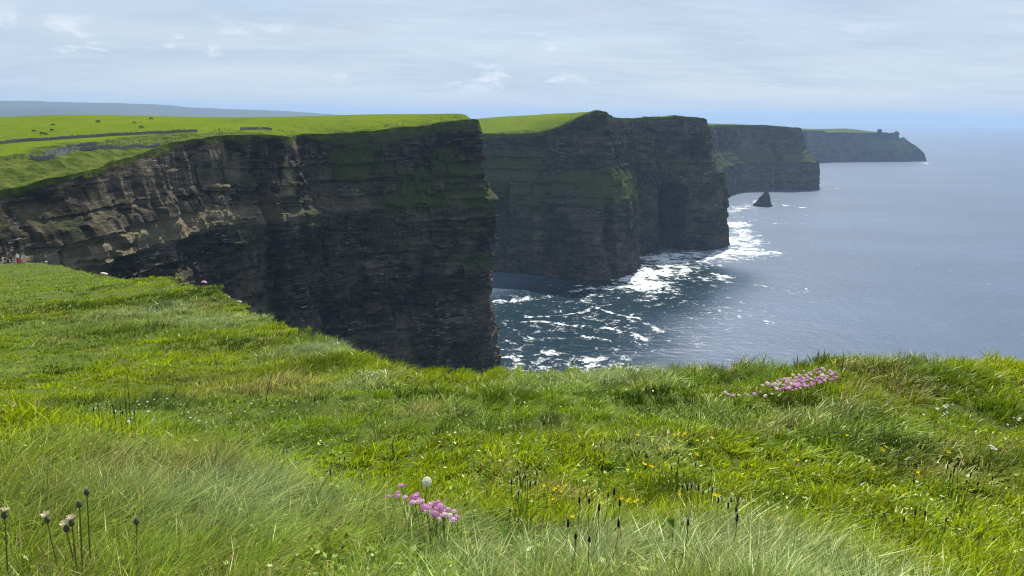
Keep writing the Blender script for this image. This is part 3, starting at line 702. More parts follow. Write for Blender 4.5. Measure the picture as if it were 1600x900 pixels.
GRASS = grass_blade_material()
LUSH = np.array([0.205, 0.315, 0.008]); DEEP = np.array([0.040, 0.082, 0.005]); YEL = np.array([0.320, 0.390, 0.008])
GLAU = np.array([0.255, 0.360, 0.085]); STRAW = np.array([0.46, 0.39, 0.14])
def blades_mesh(name, base, L, W, lean, phi, C, segs, tipc=None):
    n = len(base); t = np.linspace(0, 1, segs + 1)
    side = np.stack([np.cos(phi), np.sin(phi), np.zeros(n)], 1)
    V = np.zeros((n, 2 * segs + 1, 3)); CC = np.zeros((n, 2 * segs + 1, 3))
    ll = np.linalg.norm(lean, axis=1)
    for i, ti in enumerate(t):
        up_ = L * ti * (1 - 0.30 * np.minimum(ll, 1.6) * ti)
        cpt = base + np.c_[lean * (L * ti ** 1.8)[:, None], up_]
        cm = C * (0.72 + 0.36 * ti) if tipc is None else C * (1 - ti ** 2)[:, None] + tipc * (ti ** 2)
        if i < segs:
            w = W * (1 - 0.75 * ti ** 1.5) * 0.5
            V[:, 2 * i] = cpt - side * w[:, None]; V[:, 2 * i + 1] = cpt + side * w[:, None]
            CC[:, 2 * i] = cm; CC[:, 2 * i + 1] = cm
        else: V[:, -1] = cpt; CC[:, -1] = cm
    k = 2 * segs + 1; off = (np.arange(n) * k)[:, None]
    quads = np.concatenate([off + np.array([[2 * i, 2 * i + 1, 2 * i + 3, 2 * i + 2]]) for i in range(segs - 1)]) if segs > 1 else None
    tris = off + np.array([[2 * segs - 2, 2 * segs - 1, 2 * segs]])
    me = mesh_np(name, V.reshape(-1, 3), quads, tris)
    set_col(me, 'col', CC.reshape(-1, 3))
    return me
def scatter(n, a0, a1, rmin, rmax, power=0.0):
    az = np.radians(rng.uniform(a0, a1, n)); re = np.minimum(r_edge(az) * 1.012, rmax)
    u = rng.uniform(0, 1, n)
    r = rmin * (re / rmin) ** (u ** (1.0 / (1.0 + power)))
    ok = re > rmin * 1.02
    return az[ok], r[ok]
SPOTS = []                          # single tussocks that stand out in the photograph
for px, py, rad, kind in [(1350, 606, 0.14, 'straw'), (650, 640, 0.14, 'straw'), (225, 740, 0.16, 'straw'), (1030, 625, 0.22, 'dark'), (660, 612, 0.22, 'dark'), (1270, 630, 0.25, 'dark'), (1450, 600, 0.35, 'dark'), (1560, 640, 0.25, 'dark'),
        (380, 770, 0.2, 'pale'), (560, 640, 0.12, 'brown'), (570, 680, 0.1, 'brown'), (860, 664, 0.12, 'brown'), (1020, 695, 0.13, 'pale'), (1370, 690, 0.22, 'dark'), (1220, 780, 0.12, 'dark'), (1040, 760, 0.14, 'dark'), (240, 625, 0.3, 'dark'), (120, 630, 0.35, 'dark'),
        (500, 545, 0.8, 'pale'), (560, 600, 0.3, 'pale'), (330, 500, 1.6, 'pale'), (170, 520, 1.2, 'dark'), (260, 470, 3.0, 'dark'), (350, 540, 1.0, 'dark'), (230, 490, 1.6, 'pale'), (60, 480, 2.0, 'dark'), (480, 575, 0.6, 'dark'), (300, 590, 0.5, 'brown'), (420, 600, 0.5, 'straw'),
        (1500, 735, 0.16, 'straw'), (880, 765, 0.1, 'straw'), (900, 870, 0.15, 'pale'), (1180, 870, 0.18, 'pale'), (1560, 720, 0.2, 'dark'), (760, 620, 0.3, 'dark'), (940, 590, 0.3, 'pale'), (1150, 575, 0.3, 'dark')]:
    q_ = ground_hit(px, py, 0.04); SPOTS.append((q_.x, q_.y, rad * 1.25, kind))
def near_ridge(x, y):               # the long pale fescue that stands right in front of the camera
    d = np.degrees(np.arctan2(x, y)); r = np.hypot(x, y)
    lim = np.interp(d, [-45, -33, -24, -12, -4, 6, 20, 34], [3.2, 3.1, 2.9, 2.55, 2.25, 2.0, 1.78, 1.62])
    return sstep(lim + 0.10, lim - 0.10, r + 0.12 * vn(x / 0.3, y / 0.3, None, 5))
def grass_field(name, n, a0, a1, r_lo, r_hi, segs, label, power=0.0, mode='lawn'):
    az, r = scatter(n, a0, a1, r_lo, r_hi, power)
    if mode == 'rim':
        re = r_edge(az); r = re * (1.012 - 0.22 * rng.uniform(0, 1, len(az)) ** 1.5)
    x = r * np.sin(az); y = r * np.cos(az)
    # blades gather in tufts
    cs = np.clip((0.085 if mode == 'ridge' else 0.06) * r ** 0.8, 0.05, 1.2)
    cs = 2 ** (np.round(np.log2(cs) * 2) / 2)
    jx = np.floor(x / cs).astype(np.int64); jy = np.floor(y / cs).astype(np.int64)
    cx = (jx + 0.5 + 0.45 * cell(jx, jy, 3)) * cs; cyy = (jy + 0.5 + 0.45 * cell(jx, jy, 4)) * cs
    pull = (0.72 if mode == 'ridge' else 0.58) * rng.uniform(0, 1, len(x)) ** 0.7
    x = x + (cx - x) * pull; y = y + (cyy - y) * pull
    r = np.hypot(x, y); az = np.arctan2(x, y)
    rd = near_ridge(x, y)
    if mode == 'ridge': keep = rng.uniform(0, 1, len(x)) < 0.12 + rd
    elif mode == 'lawn': keep = rng.uniform(0, 1, len(x)) > 0.75 * rd
    else: keep = np.ones(len(x), bool)
    fanx = (x - cx) / cs; fany = (y - cyy) / cs
    x, y, r, az, rd, jx, jy, fanx, fany = (a[keep] for a in (x, y, r, az, rd, jx, jy, fanx, fany)); n = len(x)
    tuft = cell(jx, jy, 9) * 0.5 + 0.5; tuft2 = cell(jx, jy, 10) * 0.5 + 0.5
    f1 = fbm(x / 0.7, y / 0.7, seed=71, oct=3); f2 = fbm(x / 2.4, y / 2.4, seed=72, oct=3); f3 = fbm(x / 0.35, y / 0.35, seed=73, oct=2)
    f4 = fbm(x / 9, y / 9, seed=74, oct=3)
    far = sstep(6, 25, r)
    re = r_edge(az); rim = sstep(0.80, 0.96, r / re) * (r < 17)
    rimR = rim * sstep(R(5), R(16), az)
    bunch = sstep(0.10, 0.45, f1)                       # taller tussocks here and there
    L = 0.045 + 0.030 * tuft + 0.055 * bunch + 0.04 * rim * (0.7 + 0.8 * f2) + 0.055 * rimR * (0.8 + f2)
    L = L * (1 - rd) + rd * (0.050 + 0.048 * tuft + 0.045 * f3 + 0.02 * sstep(R(-5), R(-25), az))
    L = L * (1 + 0.8 * far + 0.5 * far * np.clip(f2 + f4, -0.5, 1)) * rng.uniform(0.5, 1.3, n)
    L = np.clip(L, 0.02, 0.5)
    gl = np.clip(sstep(0.05, 0.40, f2 * 0.8 + 0.45 * f1 + 0.3 * far * f4) * 0.8 + rd * (0.50 + 1.1 * f1), 0, 1)
    u = rng.uniform(0, 1, n)
    C = LUSH + (DEEP - LUSH) * np.clip(sstep(-0.05, 0.45, f3 - 0.2 * f1) * 0.7 + 0.55 * rimR + 0.35 * (tuft2 < 0.3), 0, 1)[:, None]
    C = C + (YEL - C) * (0.75 * sstep(-0.05, 0.45, -f2 - 0.3 * f4 * far + 0.3 * u))[:, None]
    C = C + (GLAU - C) * (gl * (0.40 + 0.5 * u))[:, None]
    for sx_, sy_, sr_, kind_ in SPOTS:
        d2 = np.exp(-(((x - sx_) / sr_) ** 2 + ((y - sy_) / (sr_ * 1.2)) ** 2))
        if kind_ == 'dark': C = C + (DEEP * 0.9 - C) * (0.85 * d2)[:, None]; L = L * (1 + 0.5 * d2)
        elif kind_ == 'straw': C = C + (STRAW * (0.6 + 0.5 * u[:, None]) - C) * (0.75 * d2)[:, None]; L = L * (1 + 0.5 * d2)
        elif kind_ == 'brown': C = C + (np.array([0.13, 0.11, 0.04]) - C) * (0.7 * d2)[:, None]
        else: C = C + (np.array([0.36, 0.42, 0.20]) - C) * (0.75 * d2)[:, None]; L = L * (1 + 0.35 * d2)
    drypatch = sstep(0.20, 0.45, fbm(x / 0.6, y / 0.6, seed=80))
    C = C + (np.array([0.27, 0.37, 0.13]) - C) * (0.60 * rd * sstep(-0.1, 0.35, f1 + 0.5 * (u - 0.5)))[:, None]  # backlit sheen of the front grass painted in as a paler colour
    dry = rng.uniform(0, 1, n) < 0.04 + 0.30 * drypatch + 0.11 * rd
    C = np.where(dry[:, None], STRAW * rng.uniform(0.6, 1.1, n)[:, None], C)
    C = C * (rng.uniform(0.60, 1.40, n) * (0.78 + 0.44 * tuft2))[:, None]
    W = 0.00135 * np.maximum(r, 0.9) ** 0.88 * rng.uniform(0.7, 1.3, n) * (1 - 0.25 * gl) * (1 + 0.6 * (1 - rd) * (r < 4)) * np.where(rng.uniform(0, 1, n) < 0.2, 1.9, 1.0)
    ang0 = 0.15 + 1.2 * vn(x / 1.1, y / 1.1, None, 15)
    ang = rng.normal(0, 0.8, n) + ang0
    wind = 0.55 + 0.45 * gl + 0.2 * f2
    lean = np.stack([np.cos(ang), np.sin(ang)], 1) * (wind * rng.uniform(0.3, 1.6, n))[:, None]
    lean += rng.normal(0, 0.26, (n, 2)) + 0.9 * np.c_[fanx, fany]
    phi = rng.uniform(0, math.pi, n)
    base = np.c_[x, y, G(x, y) - 0.006]
    me = blades_mesh(name, base, L, W, lean, phi, C, segs)
    tag(link(name, me, GRASS), label, 'grass', kind='stuff')
grass_field('grass', 84000, -46, 44, 1.05, 3.7, 4, 'long pale windblown fescue right in front of the camera', mode='ridge')
grass_field('grass', 130000, -46, 44, 1.6, 11.0, 3, 'short yellow green meadow grass with scattered tussocks', power=0.25)
grass_field('grass', 24000, -12, 44, 4.5, 12.0, 3, 'taller dark green grass fringing the cliff edge', mode='rim')
grass_field('grass', 62000, -44, -5, 9.5, 30.0, 2, 'tussocky grass on the slope below the near meadow', mode='slope')
grass_field('grass', 56000, -42, -16, 26.0, 135.0, 2, 'short grass on the far shoulder of the slope', mode='slope')

def low_leaves(n, label):
    az, r = scatter(n, -46, 44, 1.3, 9.0, 0.2); x = r * np.sin(az); y = r * np.cos(az)
    keep = fbm(x / 0.5, y / 0.5, seed=90, oct=3) + 0.25 * rng.uniform(-1, 1, len(x)) > 0.08
    x, y, r = x[keep], y[keep], r[keep]; n = len(x); a = rng.uniform(0, 2 * math.pi, n); L = rng.uniform(0.010, 0.026, n); W = L * rng.uniform(0.3, 0.6, n)
    t = rng.uniform(-0.2, 0.9, n); z = G(x, y) + rng.uniform(0.015, 0.06, n)
    d = np.c_[np.cos(a) * np.cos(t), np.sin(a) * np.cos(t), np.sin(t)]; sd = np.c_[-np.sin(a), np.cos(a), rng.uniform(-0.4, 0.4, n)]
    B = np.c_[x, y, z]
    V = np.stack([B, B + d * (L * 0.5)[:, None] + sd * (W * 0.5)[:, None], B + d * L[:, None], B + d * (L * 0.5)[:, None] - sd * (W * 0.5)[:, None]], 1)
    C = np.where(rng.uniform(0, 1, n)[:, None] < 0.5, np.array([[0.20, 0.28, 0.012]]), np.array([[0.09, 0.17, 0.012]])) * rng.uniform(0.7, 1.4, n)[:, None]
    me = mesh_np('low_leaves', V.reshape(-1, 3), np.arange(n * 4).reshape(-1, 4)); set_col(me, 'col', np.repeat(C, 4, 0))
    tag(link('low_leaves', me, GRASS), label, 'ground cover', kind='stuff')
low_leaves(45000, 'small clover and herb leaves between the grass blades')

# ------------------------------------------------------------------ sea haze
def build_haze():
    b = MB().box((0, 0, 0), (1, 1, 1))
    zt = 420.0
    me = MB().box((0, 0, (zt - 5) / 2), (42000, 42000, (zt + 5) / 2)).mesh('haze')
    mt, nt = new_mat('haze'); N = NT(nt)
    v = N.n('ShaderNodeVolumePrincipled')
    v.inputs['Color'].default_value = (0.40, 0.56, 0.79, 1); v.inputs['Density'].default_value = 0.000068; v.inputs['Anisotropy'].default_value = 0.1
    N.out(None, v.outputs[0])
    tag(link('haze', me, mt), 'thin blue sea haze over the whole bay', 'haze', kind='stuff')
build_haze()

# ------------------------------------------------------------------ things on the headlands
bpy.context.view_layer.update()
CAM = Vector((0, 0, EYE))
def cast(o, px, py):
    d = ray(px, py).normalized()
    ok, loc, nor, idx = o.ray_cast(CAM, d)
    return loc.copy() if ok else None
def drop_on(o, x, y, z0=400):
    ok, loc, nor, idx = o.ray_cast(Vector((x, y, z0)), Vector((0, 0, -1)))
    return loc.z if ok else None
LAND = C1['obj']
def resample(pts, step):
    out = []
    for a, b in zip(pts[:-1], pts[1:]):
        n = max(1, int((b - a).length / step))
        out += [a.lerp(b, i / n) for i in range(n)]
    return out + [pts[-1]]
STONE = simple('flagstone', (0.17, 0.17, 0.16), 0.85, 0.45, 0.9)
WOOD = simple('weathered_wood', (0.10, 0.085, 0.065), 0.85, 0.3, 5.0)

def flag_wall(px_pts, h, label, thick=0.35):
    pts = [cast(LAND, *p) for p in px_pts]; pts = [p for p in pts if p is not None]
    pts = resample(pts, 0.9); mb = MB(); o0 = pts[0]
    for a, b in zip(pts[:-1], pts[1:]):
        c = (a + b) / 2; L = (b - a); L.z = 0; z = drop_on(LAND, c.x, c.y) or c.z
        hh = h * random.uniform(0.86, 1.12)
        mb.box((c.x - o0.x, c.y - o0.y, z - o0.z + hh / 2 - 0.25), (L.length / 2 * 0.98, thick / 2 * random.uniform(0.8, 1.1), hh / 2 + 0.25), math.atan2(L.y, L.x) + random.uniform(-0.04, 0.04), 0.06)
    o = link('stone_wall', mb.mesh('stone_wall'), STONE); o.location = o0
    tag(o, label, 'wall', 'walls on the near headland')
flag_wall([(47, 247.5), (65, 251), (85, 247.5), (105, 239.5), (125, 235), (150, 233), (180, 232), (215, 230), (250, 227.5)], 1.45, 'long flagstone wall on the seaward side of the clifftop path')
flag_wall([(70, 244.5), (90, 237), (105, 233), (130, 229), (152, 228)], 1.45, 'short flagstone wall climbing on the inland side of the clifftop path')
flag_wall([(-60, 229), (0, 225.5), (20, 223), (40, 221), (80, 219), (130, 215.5), (200, 211.5), (260, 208.5), (308, 206.5)], 1.4, 'old grey field wall running below the grazing cattle', 1.1)
flag_wall([(376, 203.5), (395, 202.5), (412, 202), (425, 204)], 1.3, 'low wall behind the brow of the cliff where walkers gather')

def fence(px_pts, label):
    base = [cast(LAND, *p) for p in px_pts]; base = [b for b in base if b is not None]
    e = empty('wooden_fence', base[0])
    for b in base:
        mb = MB().box((b.x - base[0].x, b.y - base[0].y, b.z - base[0].z + 0.45), (0.09, 0.09, 0.75)); link('post', mb.mesh('post'), WOOD, e)
    for a, b in zip(base[:-1], base[1:]):
        for hh in (0.55, 1.05):
            up_ = Vector((0, 0, hh)); mb = MB().ring_tube([a - base[0] + up_, b - base[0] + up_], 0.045, 5); link('rail', mb.mesh('rail'), WOOD, e)
    tag(e, label, 'fence', 'fences on the near headland')
fence([(-16, 252), (-2, 251), (11, 250.5), (23, 248), (36, 247), (48, 245), (60, 243.5)], 'wooden post and rail fence left of the flagstone walls')
fence([(252, 226.5), (257, 224), (262, 221.5), (268, 219.5), (274, 217.5), (280, 215.5), (286, 213.5), (292, 211.5)], 'wooden fence rising from the end of the flagstone wall')

# bodies grown over a skeleton
def skin_body(name, verts, edges, radii, sub=2):
    me = bpy.data.meshes.new(name + '_bones'); me.from_pydata(verts, edges, []); me.update()
    o = bpy.data.objects.new(name + '_bones', me); col.objects.link(o)
    sm = o.modifiers.new('skin', 'SKIN'); ss = o.modifiers.new('sub', 'SUBSURF'); ss.levels = ss.render_levels = sub
    sv = me.skin_vertices[0].data
    for i, r in enumerate(radii): sv[i].radius = (r, r) if not hasattr(r, '__len__') else r
    sv[0].use_root = True
    bpy.context.view_layer.update()
    dg = bpy.context.evaluated_depsgraph_get(); ev = o.evaluated_get(dg)
    out = bpy.data.meshes.new_from_object(ev); out.name = name
    bpy.data.objects.remove(o); bpy.data.meshes.remove(me)
    out.polygons.foreach_set('use_smooth', [True] * len(out.polygons))
    return out
cow_v = [(-0.75, 0, 1.12), (-0.35, 0, 1.08), (0.25, 0, 1.08), (0.70, 0, 1.15), (1.02, 0, 0.92), (1.22, 0, 0.50), (1.33, 0, 0.22),
    (-0.80, 0.20, 0.85), (-0.72, 0.20, 0.45), (-0.80, 0.20, 0.02), (-0.80, -0.20, 0.85), (-0.92, -0.20, 0.45), (-0.98, -0.20, 0.02),
    (0.62, 0.18, 0.75), (0.66, 0.18, 0.40), (0.64, 0.18, 0.02), (0.60, -0.18, 0.75), (0.48, -0.18, 0.40), (0.46, -0.18, 0.02),
    (-1.05, 0, 1.15), (-1.12, 0, 0.75), (-1.10, 0, 0.50), (1.10, 0.22, 0.66), (1.10, -0.22, 0.66)]
cow_e = [(0, 1), (1, 2), (2, 3), (3, 4), (4, 5), (5, 6), (0, 7), (7, 8), (8, 9), (0, 10), (10, 11), (11, 12), (3, 13), (13, 14), (14, 15), (3, 16), (16, 17), (17, 18), (0, 19), (19, 20), (20, 21), (5, 22), (5, 23)]
cow_r = [0.34, 0.40, 0.40, 0.33, 0.20, 0.15, 0.09, 0.17, 0.085, 0.06, 0.17, 0.085, 0.06, 0.14, 0.08, 0.06, 0.14, 0.08, 0.06, 0.05, 0.03, 0.04, 0.03, 0.03]
COW = skin_body('cow', cow_v, cow_e, cow_r)
HIDES = [simple('black_hide', (0.018, 0.015, 0.014), 0.7, 0.3, 3.0), simple('brown_hide', (0.045, 0.028, 0.018), 0.7, 0.3, 3.0)]
for i, (px, py, rz, sc, hd, lab) in enumerate([
    (53, 206.5, 0.6, 0.95, 0, 'dark cow grazing alone at the left end of the herd'), (66.5, 211, 0.2, 1.2, 0, 'largest dark cow grazing just above the field wall'),
    (72.5, 210.8, 0.0, 0.75, 1, 'small calf close beside the largest cow'), (81.5, 205, 3.0, 1.0, 0, 'dark cow just right of the cow and calf'),
    (83, 196.5, 3.3, 0.95, 0, 'dark cow grazing straight uphill of another cow'), (153.5, 192, 3.14, 1.25, 0, 'dark cow standing apart in the middle of the hill field'),
    (210, 192.8, 0.5, 0.9, 1, 'brownish cow right of the one in the middle'), (221, 201, 0.1, 1.15, 0, 'dark cow lowest down on the right of the herd'),
    (236, 187, 0.0, 1.1, 0, 'dark cow highest up near the skyline')]):
    p = cast(LAND, px, py)
    if p is None: continue
    me = COW if hd == 0 else COW.copy()
    if not me.materials: me.materials.append(HIDES[hd])
    o = link('cow', me); o.location = p - Vector((0, 0, 0.03)); o.rotation_euler = (0, 0, rz); o.scale = (sc * 0.9,) * 3
    tag(o, lab, 'cow', 'cattle grazing on the headland')

def person_mesh(name, pose):
    if pose == 'stand':
        v = [(0, 0, 0.95), (0, 0, 1.15), (0, 0, 1.38), (0, 0, 1.50), (0, 0.02, 1.62), (0, 0.02, 1.72),
             (0.10, 0, 0.88), (0.11, 0.02, 0.50), (0.11, -0.02, 0.08), (0.11, 0.12, 0.04), (-0.10, 0, 0.88), (-0.11, 0.03, 0.50), (-0.12, -0.02, 0.08), (-0.12, 0.12, 0.04),
             (0.20, 0, 1.40), (0.27, -0.03, 1.14), (0.24, 0.10, 0.93), (0.24, 0.14, 0.84), (-0.20, 0, 1.40), (-0.27, -0.02, 1.14), (-0.22, 0.14, 0.98), (-0.20, 0.20, 0.92)]
    elif pose == 'sit':
        v = [(0, 0, 0.14), (0, -0.03, 0.36), (0, 0.0, 0.60), (0, 0.03, 0.72), (0, 0.06, 0.84), (0, 0.06, 0.94),
             (0.10, 0.05, 0.14), (0.13, 0.42, 0.42), (0.13, 0.62, 0.06), (0.13, 0.76, 0.05), (-0.10, 0.05, 0.14), (-0.13, 0.42, 0.42), (-0.13, 0.62, 0.06), (-0.13, 0.76, 0.05),
             (0.19, 0.0, 0.62), (0.25, 0.10, 0.38), (0.16, 0.34, 0.42), (0.10, 0.42, 0.44), (-0.19, 0.0, 0.62), (-0.25, 0.10, 0.38), (-0.16, 0.34, 0.42), (-0.10, 0.42, 0.44)]
    else:  # pointing
        v = [(0, 0, 0.95), (0, 0, 1.15), (0, 0, 1.38), (0, 0, 1.50), (0, 0.02, 1.62), (0, 0.02, 1.72),
             (0.11, 0, 0.88), (0.16, 0.02, 0.50), (0.18, -0.02, 0.08), (0.18, 0.12, 0.04), (-0.11, 0, 0.88), (-0.15, 0.03, 0.50), (-0.18, -0.02, 0.08), (-0.18, 0.12, 0.04),
             (0.20, 0, 1.40), (0.46, 0.02, 1.36), (0.70, 0.05, 1.38), (0.80, 0.06, 1.39), (-0.20, 0, 1.40), (-0.30, -0.02, 1.14), (-0.18, 0.14, 1.02), (-0.08, 0.20, 1.02)]
    e = [(0, 1), (1, 2), (2, 3), (3, 4), (4, 5), (0, 6), (6, 7), (7, 8), (8, 9), (0, 10), (10, 11), (11, 12), (12, 13), (2, 14), (14, 15), (15, 16), (16, 17), (2, 18), (18, 19), (19, 20), (20, 21)]
    r = [(0.16, 0.12), (0.14, 0.11), (0.17, 0.12), 0.058, 0.10, 0.085, 0.095, 0.065, 0.045, 0.04, 0.095, 0.065, 0.045, 0.04, 0.065, 0.048, 0.036, 0.04, 0.065, 0.048, 0.036, 0.04]
    me = skin_body(name, v, e, r, 2)
    neck, waist = v[3][2], v[0][2]
    hands = [Vector(v[17]), Vector(v[21])]
    idx = []
    for p in me.polygons:
        c = p.center
        hand = min((c - h).length for h in hands) < 0.09
        if pose == 'sit': leg = (c.y > 0.12 and abs(c.x) < 0.24 and not hand and c.z < 0.36 + 0.2 * (c.y > 0.25)) or c.z < 0.2
        else: leg = c.z < waist + 0.02 and abs(c.x) < 0.21
        if c.z > neck + 0.10 and (c.y < 0.03 or c.z > neck + 0.21): idx.append(3)
        elif c.z > neck or hand: idx.append(2)
        elif leg: idx.append(1)
        else: idx.append(0)
    return me, idx
CLOTH = {k: simple(k + '_cloth', c, 0.85, 0.15, 12.0) for k, c in dict(white=(0.78, 0.78, 0.82), red=(0.50, 0.05, 0.05), dark=(0.025, 0.026, 0.03), navy=(0.03, 0.045, 0.10), grey=(0.25, 0.25, 0.26), cream=(0.60, 0.55, 0.45), blue=(0.08, 0.17, 0.40), pink=(0.65, 0.25, 0.25)).items()}
SKIN = simple('skin', (0.42, 0.26, 0.18), 0.6, 0.1); HAIR = simple('dark_hair', (0.03, 0.02, 0.015), 0.6, 0.2)
POSES = {p: person_mesh('person_' + p, p) for p in ('stand', 'sit', 'point')}
_pc = {}
def person(pose, top, legs, loc, rz, sc, label, group, hat=None):
    key = (pose, top, legs, hat)
    if key not in _pc:
        me0, idx = POSES[pose]; me = me0.copy()
        for mt in (CLOTH[top], CLOTH[legs], SKIN, CLOTH[hat] if hat else HAIR): me.materials.append(mt)
        me.polygons.foreach_set('material_index', idx); _pc[key] = me
    o = link('person', _pc[key]); o.location = loc; o.rotation_euler = (0, 0, rz); o.scale = (sc,) * 3
    tag(o, label, 'person', group)
GN = 'people resting on the edge of the left slope'
for px, py, pose, top, legs, rz, sc, hat, lab in [
    (5.2, 411.5, 'point', 'cream', 'white', 0.1, 0.70, None, 'child in pale clothes holding out an arm, leftmost of the group'),
    (13.5, 411.5, 'sit', 'dark', 'dark', 2.6, 1.0, None, 'person in black sitting with back to the rock, left of another in black'),
    (18.5, 411.6, 'stand', 'dark', 'navy', 2.9, 0.74, None, 'person in black standing between seated companions'),
    (22.8, 412, 'sit', 'grey', 'grey', 3.6, 1.05, 'white', 'seated person in grey with a white cap'),
    (28.8, 412.8, 'stand', 'white', 'red', 3.0, 1.0, None, 'tall person in a white shirt and red trousers'),
    (32.2, 412.8, 'stand', 'red', 'red', 0.4, 0.55, None, 'small child in red in front of the white shirt'),
    (35.2, 412.2, 'sit', 'pink', 'cream', 0.2, 1.15, 'white', 'person in pink with a white hat sitting at the right end')]:
    g = ground_hit(px, py); person(pose, top, legs, g - Vector((0, 0, 0.02)), rz, sc, lab, GN, hat)
GW = 'walkers along the near headland path'
ORD = ['first', 'second', 'third', 'fourth', 'fifth', 'sixth', 'seventh', 'eighth', 'ninth']
far_people = [('behind the flagstone wall', [(148, 226.5), (168, 226), (177, 225.5), (186, 225.5), (195, 225), (208, 224.5), (218, 224), (230, 223.5), (244, 223)]),
    ('on the brow beyond the field wall', [(336, 205.5), (343, 204.5), (353, 204), (358, 204)]), ('beside the low wall on the brow', [(399, 203.5), (403, 203.5), (408, 203.5), (416, 204), (419, 205)]),
    ('on the path past the low wall', [(435, 206), (441, 206), (458, 205)]), ('halfway along the headland path', [(601, 198.5), (604, 198.5), (616, 197.5), (621, 197), (629, 196.5)]),
    ('at the end of the headland', [(690, 188), (710, 184), (714, 182.5), (719, 182), (727, 182), (730, 182), (733, 182.5)])]
tops = ['dark', 'navy', 'red', 'grey', 'blue', 'dark', 'white', 'cream']
k = 0
for where, pts in far_people:
    for q_i, (px, py) in enumerate(pts):
        p = cast(LAND, px, py)
        if p is None: continue
        person('stand', tops[(k * 5 + 3) % 8], ['dark', 'navy', 'grey'][k % 3], p - Vector((0, 0, 0.02)), k * 1.3, random.uniform(0.94, 1.04), ORD[q_i] + ' from the left of the tiny walkers ' + where, 'walkers ' + where); k += 1

# ------------------------------------------------------------------ sea stack, watchtower and pinnacles
ROCKF = simple('far_rock', (0.05, 0.048, 0.045), 0.95, 0.5, 0.12, 0.05)
def rock_loft(name, rings, n, seed, amp, label, cat, group=None):
    """rings: (x, y, z, rx, ry)"""
    V = []; c0 = rings[0]
    Rg = np.array(rings, float); t = np.linspace(0, len(Rg) - 1, (len(Rg) - 1) * 5 + 1)
    Rg = np.stack([np.interp(t, np.arange(len(rings)), Rg[:, k]) for k in range(5)], 1)
    a = np.linspace(0, 2 * np.pi, n, endpoint=False)
    X = Rg[:, 0:1] + Rg[:, 3:4] * np.cos(a); Y = Rg[:, 1:2] + Rg[:, 4:5] * np.sin(a); Z = np.broadcast_to(Rg[:, 2:3], X.shape)
    s = max(Rg[:, 3].max(), 1) * 0.35
    f = 1 + amp * (fbm(np.cos(a)[None, :] * 1.7 + 0 * Z, np.sin(a)[None, :] * 1.7 + 0 * Z, Z / s, seed=seed, oct=3)) + 0.5 * amp * cell(np.broadcast_to(np.floor(a / 0.5)[None, :], Z.shape).astype(np.int64), np.floor(Z / (s * 0.5)).astype(np.int64), seed)
    X = Rg[:, 0:1] + (X - Rg[:, 0:1]) * f; Y = Rg[:, 1:2] + (Y - Rg[:, 1:2]) * f
    V = np.stack([X - c0[0], Y - c0[1], Z - c0[2]], -1).reshape(-1, 3)
    q = grid_quads(len(Rg), n, True); top = len(V); V = np.vstack([V, [[Rg[-1, 0] - c0[0], Rg[-1, 1] - c0[1], Rg[-1, 2] - c0[2] + 0.3 * Rg[-1, 3]]]])
    l = (len(Rg) - 1) * n; tr = np.array([[l + i, l + (i + 1) % n, top] for i in range(n)])
    o = link(name, mesh_np(name, V, q, tr), ROCKF); o.location = c0[:3]
    tag(o, label, cat, group)
sx, sy = sea_hit(1191, 322); mpx = sy / FPX
rock_loft('sea_stack', [(sx, sy, -3, 15 * mpx, 12 * mpx), (sx + 0.5 * mpx, sy, 2 * mpx, 13.5 * mpx, 11 * mpx), (sx + 2 * mpx, sy, 7 * mpx, 10.5 * mpx, 9 * mpx), (sx + 3 * mpx, sy, 13 * mpx, 7.5 * mpx, 7 * mpx), (sx + 4 * mpx, sy, 18 * mpx, 5.2 * mpx, 5 * mpx), (sx + 4.5 * mpx, sy, 22 * mpx, 2.6 * mpx, 3 * mpx), (sx + 5 * mpx, sy, 24 * mpx, 1.2 * mpx, 1.5 * mpx)], 26, 6, 0.22, 'lone dark pyramid shaped sea stack standing in white surf', 'sea stack')
for (px, py, y, w, h, lab) in [(1400, 214, 3585, 13, 26, 'round topped rock pinnacle below the ruined tower'), (1393, 213, 3575, 12, 17, 'lower rock knob between the tower and the pinnacle'), (1411, 219, 3598, 9, 14, 'jagged rock on the descending headland ridge'), (1416, 221, 3602, 3.2, 13, 'thin rock spike last on the headland ridge')]:
    p = P(px, py, y)
    rock_loft('rock_pinnacle', [(p[0], p[1], p[2] - 30, w * 1.5, w * 1.5), (p[0], p[1], p[2] - 6, w * 1.1, w), (p[0], p[1], p[2] + 0.25 * h, w * 0.85, w * 0.8), (p[0] + 0.05 * w, p[1], p[2] + 0.6 * h, w * 0.95, w * 0.9), (p[0], p[1], p[2] + 0.88 * h, w * 0.7, w * 0.7), (p[0], p[1], p[2] + h, w * 0.3, w * 0.3)], 18, 60 + int(w), 0.16, lab, 'rock', 'rocks on the last headland')
